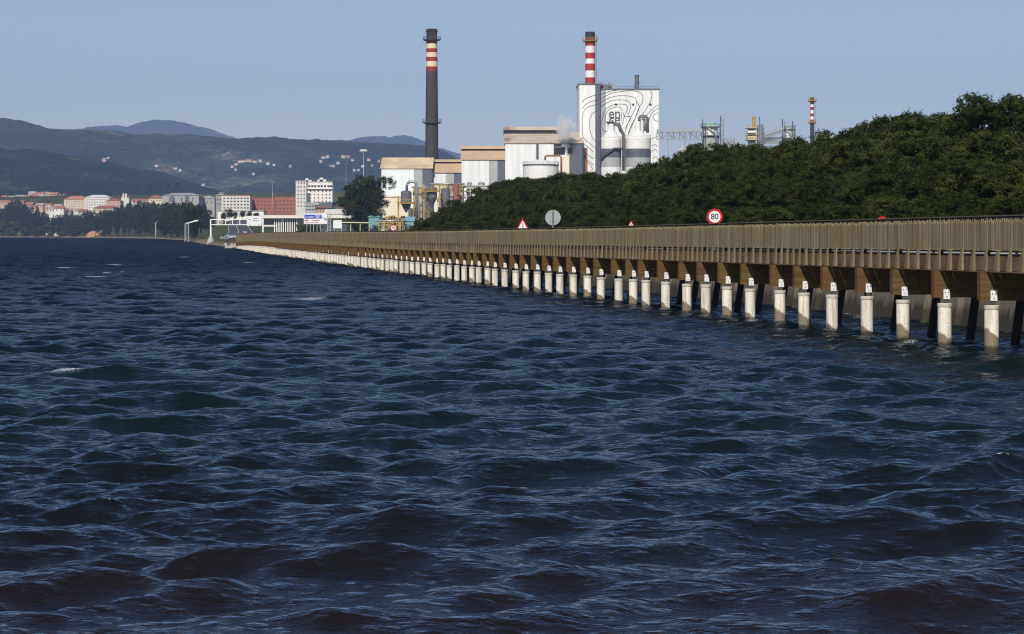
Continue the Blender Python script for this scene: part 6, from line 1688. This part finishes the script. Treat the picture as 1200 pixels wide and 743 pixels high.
# gantry over the road
Y = 806.0
e = empty("sign_gantry", (pX(247, Y), Y, gz(pX(247, Y), Y)), "white steel sign gantry spanning the road at the end of the water", "gantry")
b = MB(e.location); zg = gz(pX(247, Y), Y); xL, xR = pX(246.8, Y), pX(290, Y)
for yy in (Y, Y + 1.2):
    for z in (pZ(257.2, Y), pZ(263.3, Y)): b.bar((xL, yy, z), (xR + 5, yy, z), .30)
    for k in range(8): x = xL + .1 + k * (xR + 5 - xL) / 7.05; b.bar((x, yy, pZ(263.3, Y)), (x, yy, pZ(257.2, Y)), .2)
b.build("truss", M['white_paint'], e)
for nm, x in (("leg", xL), ("leg", pX(306, Y) + .6)):
    b = MB(e.location); b.bar((x, Y + .6, zg - 1), (x, Y + .6, pZ(256.6, Y)), .5); b.build(nm, M['white_paint'], e)
b = MB(e.location); b.lathe(xL, Y + .6, [(1.6, zg - .8), (1.1, zg + 1.0), (.45, zg + 2.3)], 12); b.build("footing", M['concrete'], e)
b = MB(e.location); b.box(pX(290, Y), pX(306, Y), Y - .25, Y - .16, pZ(264.7, Y), pZ(253.2, Y)); s = b.build("sign_board", M['sign_white'], e)
b = MB(e.location)
for (a, c, r_) in ((291.5, 294.5, 257.2), (297, 302, 255.5), (296, 303.5, 258.4), (292, 293.5, 263.2), (302.5, 304.5, 263.2)): b.box(pX(a, Y), pX(c, Y), Y - .28, Y - .253, pZ(r_ + .8, Y), pZ(r_, Y))
b.build("lettering", M['dgrey_paint'], s)
# white canopy building behind (long flat roof on columns)
Y = 960.0
e = empty("canopy_building", (pX(350, Y), Y, gz(pX(350, Y), Y)), "long low building with white flat canopy roof and columns behind the sign boards", "building"); zb = gz(pX(350, Y), Y) - 1
b = MB(e.location); b.box(pX(306, Y), pX(412, Y), Y - 3, Y + 16, pZ(255.8, Y), pZ(252.2, Y)); b.build("roof", M['house_white'], e)
b = MB(e.location); b.box(pX(308, Y), pX(329, Y), Y + 1, Y + 12, pZ(264, Y), pZ(255.9, Y)); b.build("glazed_front", M['glass'], e)
b = MB(e.location); b.box(pX(307, Y), pX(324, Y), Y - .5, Y + 12, pZ(265.5, Y), pZ(263.6, Y)); b.box(pX(346, Y), pX(410, Y), Y + 4, Y + 14, zb, pZ(256, Y)); b.build("wall", M['house_white'], e)
for k in range(11):
    px = 322 + k * 2.6; b = MB(e.location); b.box(pX(px, Y) - .22, pX(px, Y) + .22, Y - 1, Y - .55, zb, pZ(255.9, Y)); b.build("column", M['white_paint'], e)
b = MB(e.location); b.box(pX(330, Y), pX(345, Y), Y + 6, Y + 12, zb, pZ(256, Y)); b.build("shadowed_hall", M['dgrey_paint'], e)  # dark grey box stands in for the shade under the canopy
for k in range(5):
    o = link("window", win_mesh(1.6, 1.4, 'glass'), e); o.location = Vector((pX(392 + k * 4, Y), Y + 4, pZ(260.5, Y))) - e.location
small_shed(380, 412, 245.5, 250.5, 1150, 20, 'house_white', 'house_white', "low white shed behind the canopy building beside the dark tree", name="shed")
small_shed(394, 408, 243.5, 247.5, 1300, 16, 'house_pink', 'tile_roof', "red-roofed house left of the big dark tree", name="house", cat="house")
# big information board with blue panel
Y = 700.0
e = empty("information_board", (pX(370, Y), Y, gz(pX(370, Y), Y)), "large white sign board with blue panel on many thin posts", "sign"); zb = gz(pX(370, Y), Y)
b = MB(e.location); b.box(pX(356, Y), pX(384, Y), Y, Y + .12, pZ(262.5, Y), pZ(250.2, Y)); b.build("board", M['sign_white'], e)
for px in (359.5, 363.5, 367.5, 371.5, 375.5): 
    b = MB(e.location); b.box(pX(px, Y) - .08, pX(px, Y) + .08, Y + .13, Y + .28, zb, pZ(251, Y)); b.build("post", M['galv'], e)
b = MB(e.location); b.box(pX(356.7, Y), pX(377, Y), Y - .04, Y - .003, pZ(256.2, Y), pZ(251.6, Y)); s = b.build("blue_panel", M['sign_blue'], e)
b = MB(e.location)
for a, c, r0 in ((358, 360, 254.4), (361.5, 367.5, 254.3), (369, 375.5, 253.1), (370, 374, 255.3)): b.box(pX(a, Y), pX(c, Y), Y - .07, Y - .045, pZ(r0 + .45, Y), pZ(r0 - .45, Y))
b.build("lettering", M['sign_white'], s)
b = MB(e.location); b.box(pX(357, Y), pX(361.5, Y), Y - .04, Y - .005, pZ(258.7, Y), pZ(257.6, Y)); b.box(pX(357, Y), pX(363, Y), Y - .04, Y - .005, pZ(261.4, Y), pZ(260.8, Y))
for a, c, r0 in ((364, 368, 260.9), (369, 373, 260.9), (366, 374, 258.2)): b.box(pX(a, Y), pX(c, Y), Y - .04, Y - .005, pZ(r0 + .35, Y), pZ(r0 - .3, Y))
b.build("red_lettering", M['sign_red'], e)
b = MB(e.location); b.bar((pX(378, Y), Y - .05, pZ(254.0, Y)), (pX(381.5, Y), Y - .05, pZ(257, Y)), .3, .06)
b.add([(pX(382.5, Y), Y - .06, pZ(258, Y)), (pX(382.6, Y), Y - .06, pZ(255.6, Y)), (pX(380, Y), Y - .06, pZ(257.6, Y))], [(0, 1, 2)]); b.build("arrow", M['black'], e)
# lattice column and white panels next to it
Y = 690.0
e = empty("lattice_column", (pX(385.5, Y), Y, gz(pX(385.5, Y), Y)), "grey lattice column just right of the large sign board", "column"); zb = gz(pX(385.5, Y), Y); b = MB(e.location)
x0, x1 = pX(383.6, Y), pX(387.6, Y); z1 = pZ(250, Y)
for x in (x0, x1):
    for q in (0, 1): b.bar((x, Y + q, zb), (x, Y + q, z1), .14)
z = zb
while z < z1 - .8: b.bar((x0, Y, z), (x1, Y, z + 1), .12); b.bar((x1, Y, z), (x0, Y, z + 1), .12); z += 1
b.build("lattice", M['galv'], e)
b = MB(e.location); b.lathe(pX(383.5, Y), Y - 1, [(.9, zb), (.7, zb + 1.6), (.15, zb + 2.4)], 10); b.build("footing", M['concrete'], e)
e = empty("white_panel_sign", (pX(396, Y), Y, zb), "blank white panel on two posts right of the lattice column", "sign")
b = MB(e.location); b.box(pX(390.5, Y), pX(400.5, Y), Y, Y + .1, pZ(267.5, Y), pZ(258, Y)); b.build("board", M['sign_white'], e)
for px in (391.5, 395.8, 400): b = MB(e.location); b.box(pX(px, Y) - .07, pX(px, Y) + .07, Y + .11, Y + .25, zb, pZ(259, Y)); b.build("post", M['galv'], e)
# yellow barrier rail right of it
Y = 830.0
e = empty("yellow_barrier", (pX(402, Y), Y, gz(pX(402, Y), Y)), "long thin yellow height barrier before the foot of the dark trees", "barrier"); zb = gz(pX(402, Y), Y)
b = MB(e.location); b.bar((pX(400, Y), Y, pZ(260.5, Y)), (pX(433, Y), Y, pZ(261.0, Y)), .35); b.build("rail", M['pale_yellow'], e)
for px in (400.3, 411, 422, 432.5): b = MB(e.location); b.bar((pX(px, Y), Y + .3, zb), (pX(px, Y), Y + .3, pZ(260.6, Y)), .2); b.build("post", M['pale_yellow'], e)

# slip road surface seen between the panels and the teal shed: car park
Yc = np.linspace(640, 850, 12); b = MB(); vs = []
for y_ in Yc:
    z = float(ground(np.array(pX(440, y_)), np.array(y_))) + 0.12; vs += [(pX(398, y_), y_, z), (pX(470, y_), y_, z)]
b.add(vs, [(2 * i, 2 * i + 1, 2 * i + 3, 2 * i + 2) for i in range(len(Yc) - 1)]); tag(b.build("yard", M['asphalt']), kind="structure")
# cars
def car(X, Y, z, rz, m, label, front=True):
    e = empty("car", (X, Y, z), label, "car", "cars on the road under the gantry", rz)
    prof = [(-2.1, .35), (-2.15, .75), (-1.95, .95), (-1.1, 1.02), (-.45, 1.42), (.9, 1.45), (1.7, 1.02), (2.1, .95), (2.15, .4)]
    b = MB(); n = len(prof); vs = []
    for s, w in ((-1, .86), (1, .86)):
        for (y_, z_) in prof: vs.append((s * w * (1 if z_ < 1.1 else .8), y_, z_))
    fs = [tuple(range(n))[::-1], tuple(n + k for k in range(n))] + [(k, (k + 1) % n, n + (k + 1) % n, n + k) for k in range(n)]
    b.add(vs, fs); b.build("body", M[m], e)
    b = MB()
    b.add([(-.70, -1.06, 1.06), (.70, -1.06, 1.06), (.62, -.50, 1.40), (-.62, -.50, 1.40)], [(0, 1, 2, 3)])
    b.add([(-.70, 1.62, 1.08), (.70, 1.62, 1.08), (.62, .98, 1.42), (-.62, .98, 1.42)], [(3, 2, 1, 0)])
    for s in (-1, 1): b.add([(s * .85, -.9, 1.06), (s * .85, 1.4, 1.06), (s * .72, .8, 1.38), (s * .72, -.4, 1.38)], [(0, 1, 2, 3)])
    for v in range(len(b.v)): b.v[v] = (b.v[v][0] * 1.02, b.v[v][1] * 1.02, b.v[v][2] + .02)
    b.build("window", M['glass'], e)
    for sx in (-1, 1):
        for sy in (-1.3, 1.35):
            b = MB(); pts = [(sx * .70, sy, .32), (sx * .90, sy, .32)]; b.tube(pts, .32, 14); b.build("wheel", M['tyre'], e)
        b = MB(); b.box(sx * .65 - .16, sx * .65 + .16, -2.17, -2.12, .68, .85); b.build("headlight", M['sign_white'], e)
    return e
for k, (y_, off, m, lb) in enumerate([(790, -2.9, 'car_white', "white car coming towards us nearest the gantry leg"), (745, 2.3, 'car_dark', "dark car driving away nearest the end of the boardwalk"), (835, -3.0, 'car_silver', "silver car behind the white car under the gantry"),
                                      (880, -3.0, 'car_dark', "dark car following the silver car beyond the gantry"), (905, 2.4, 'car_red', "red car driving up the rising road"), (960, 2.4, 'car_silver', "silver car farthest up the rising road"), (690, -3.0, 'car_silver', "silver car at the road edge before the gantry")]):
    X = float(road_x(y_)) + off; dxr = float(road_x(y_ + 5) - road_x(y_ - 5)) / 10
    car(X, y_, float(road_z(y_)) + .01, math.atan2(-dxr, 1) + (0 if off < 0 else PI), m, lb)

# gulls / nothing else; haze over everything but the sky
b = MB(); b.box(-15500, 17500, -850, 16900, -5.3, 1150)
hz = b.build("haze", M['black'])
hm = bpy.data.materials.new("haze"); hm.use_nodes = True; nt = hm.node_tree; nt.nodes.clear()
out = N(nt, "ShaderNodeOutputMaterial"); v = N(nt, "ShaderNodeVolumePrincipled")
v.inputs["Color"].default_value = (0.46, 0.60, 1.0, 1); v.inputs["Density"].default_value = HAZE; v.inputs["Anisotropy"].default_value = 0.0
nt.links.new(v.outputs[0], out.inputs["Volume"])
hz.data.materials.clear(); hz.data.materials.append(hm); tag(hz, kind="stuff")
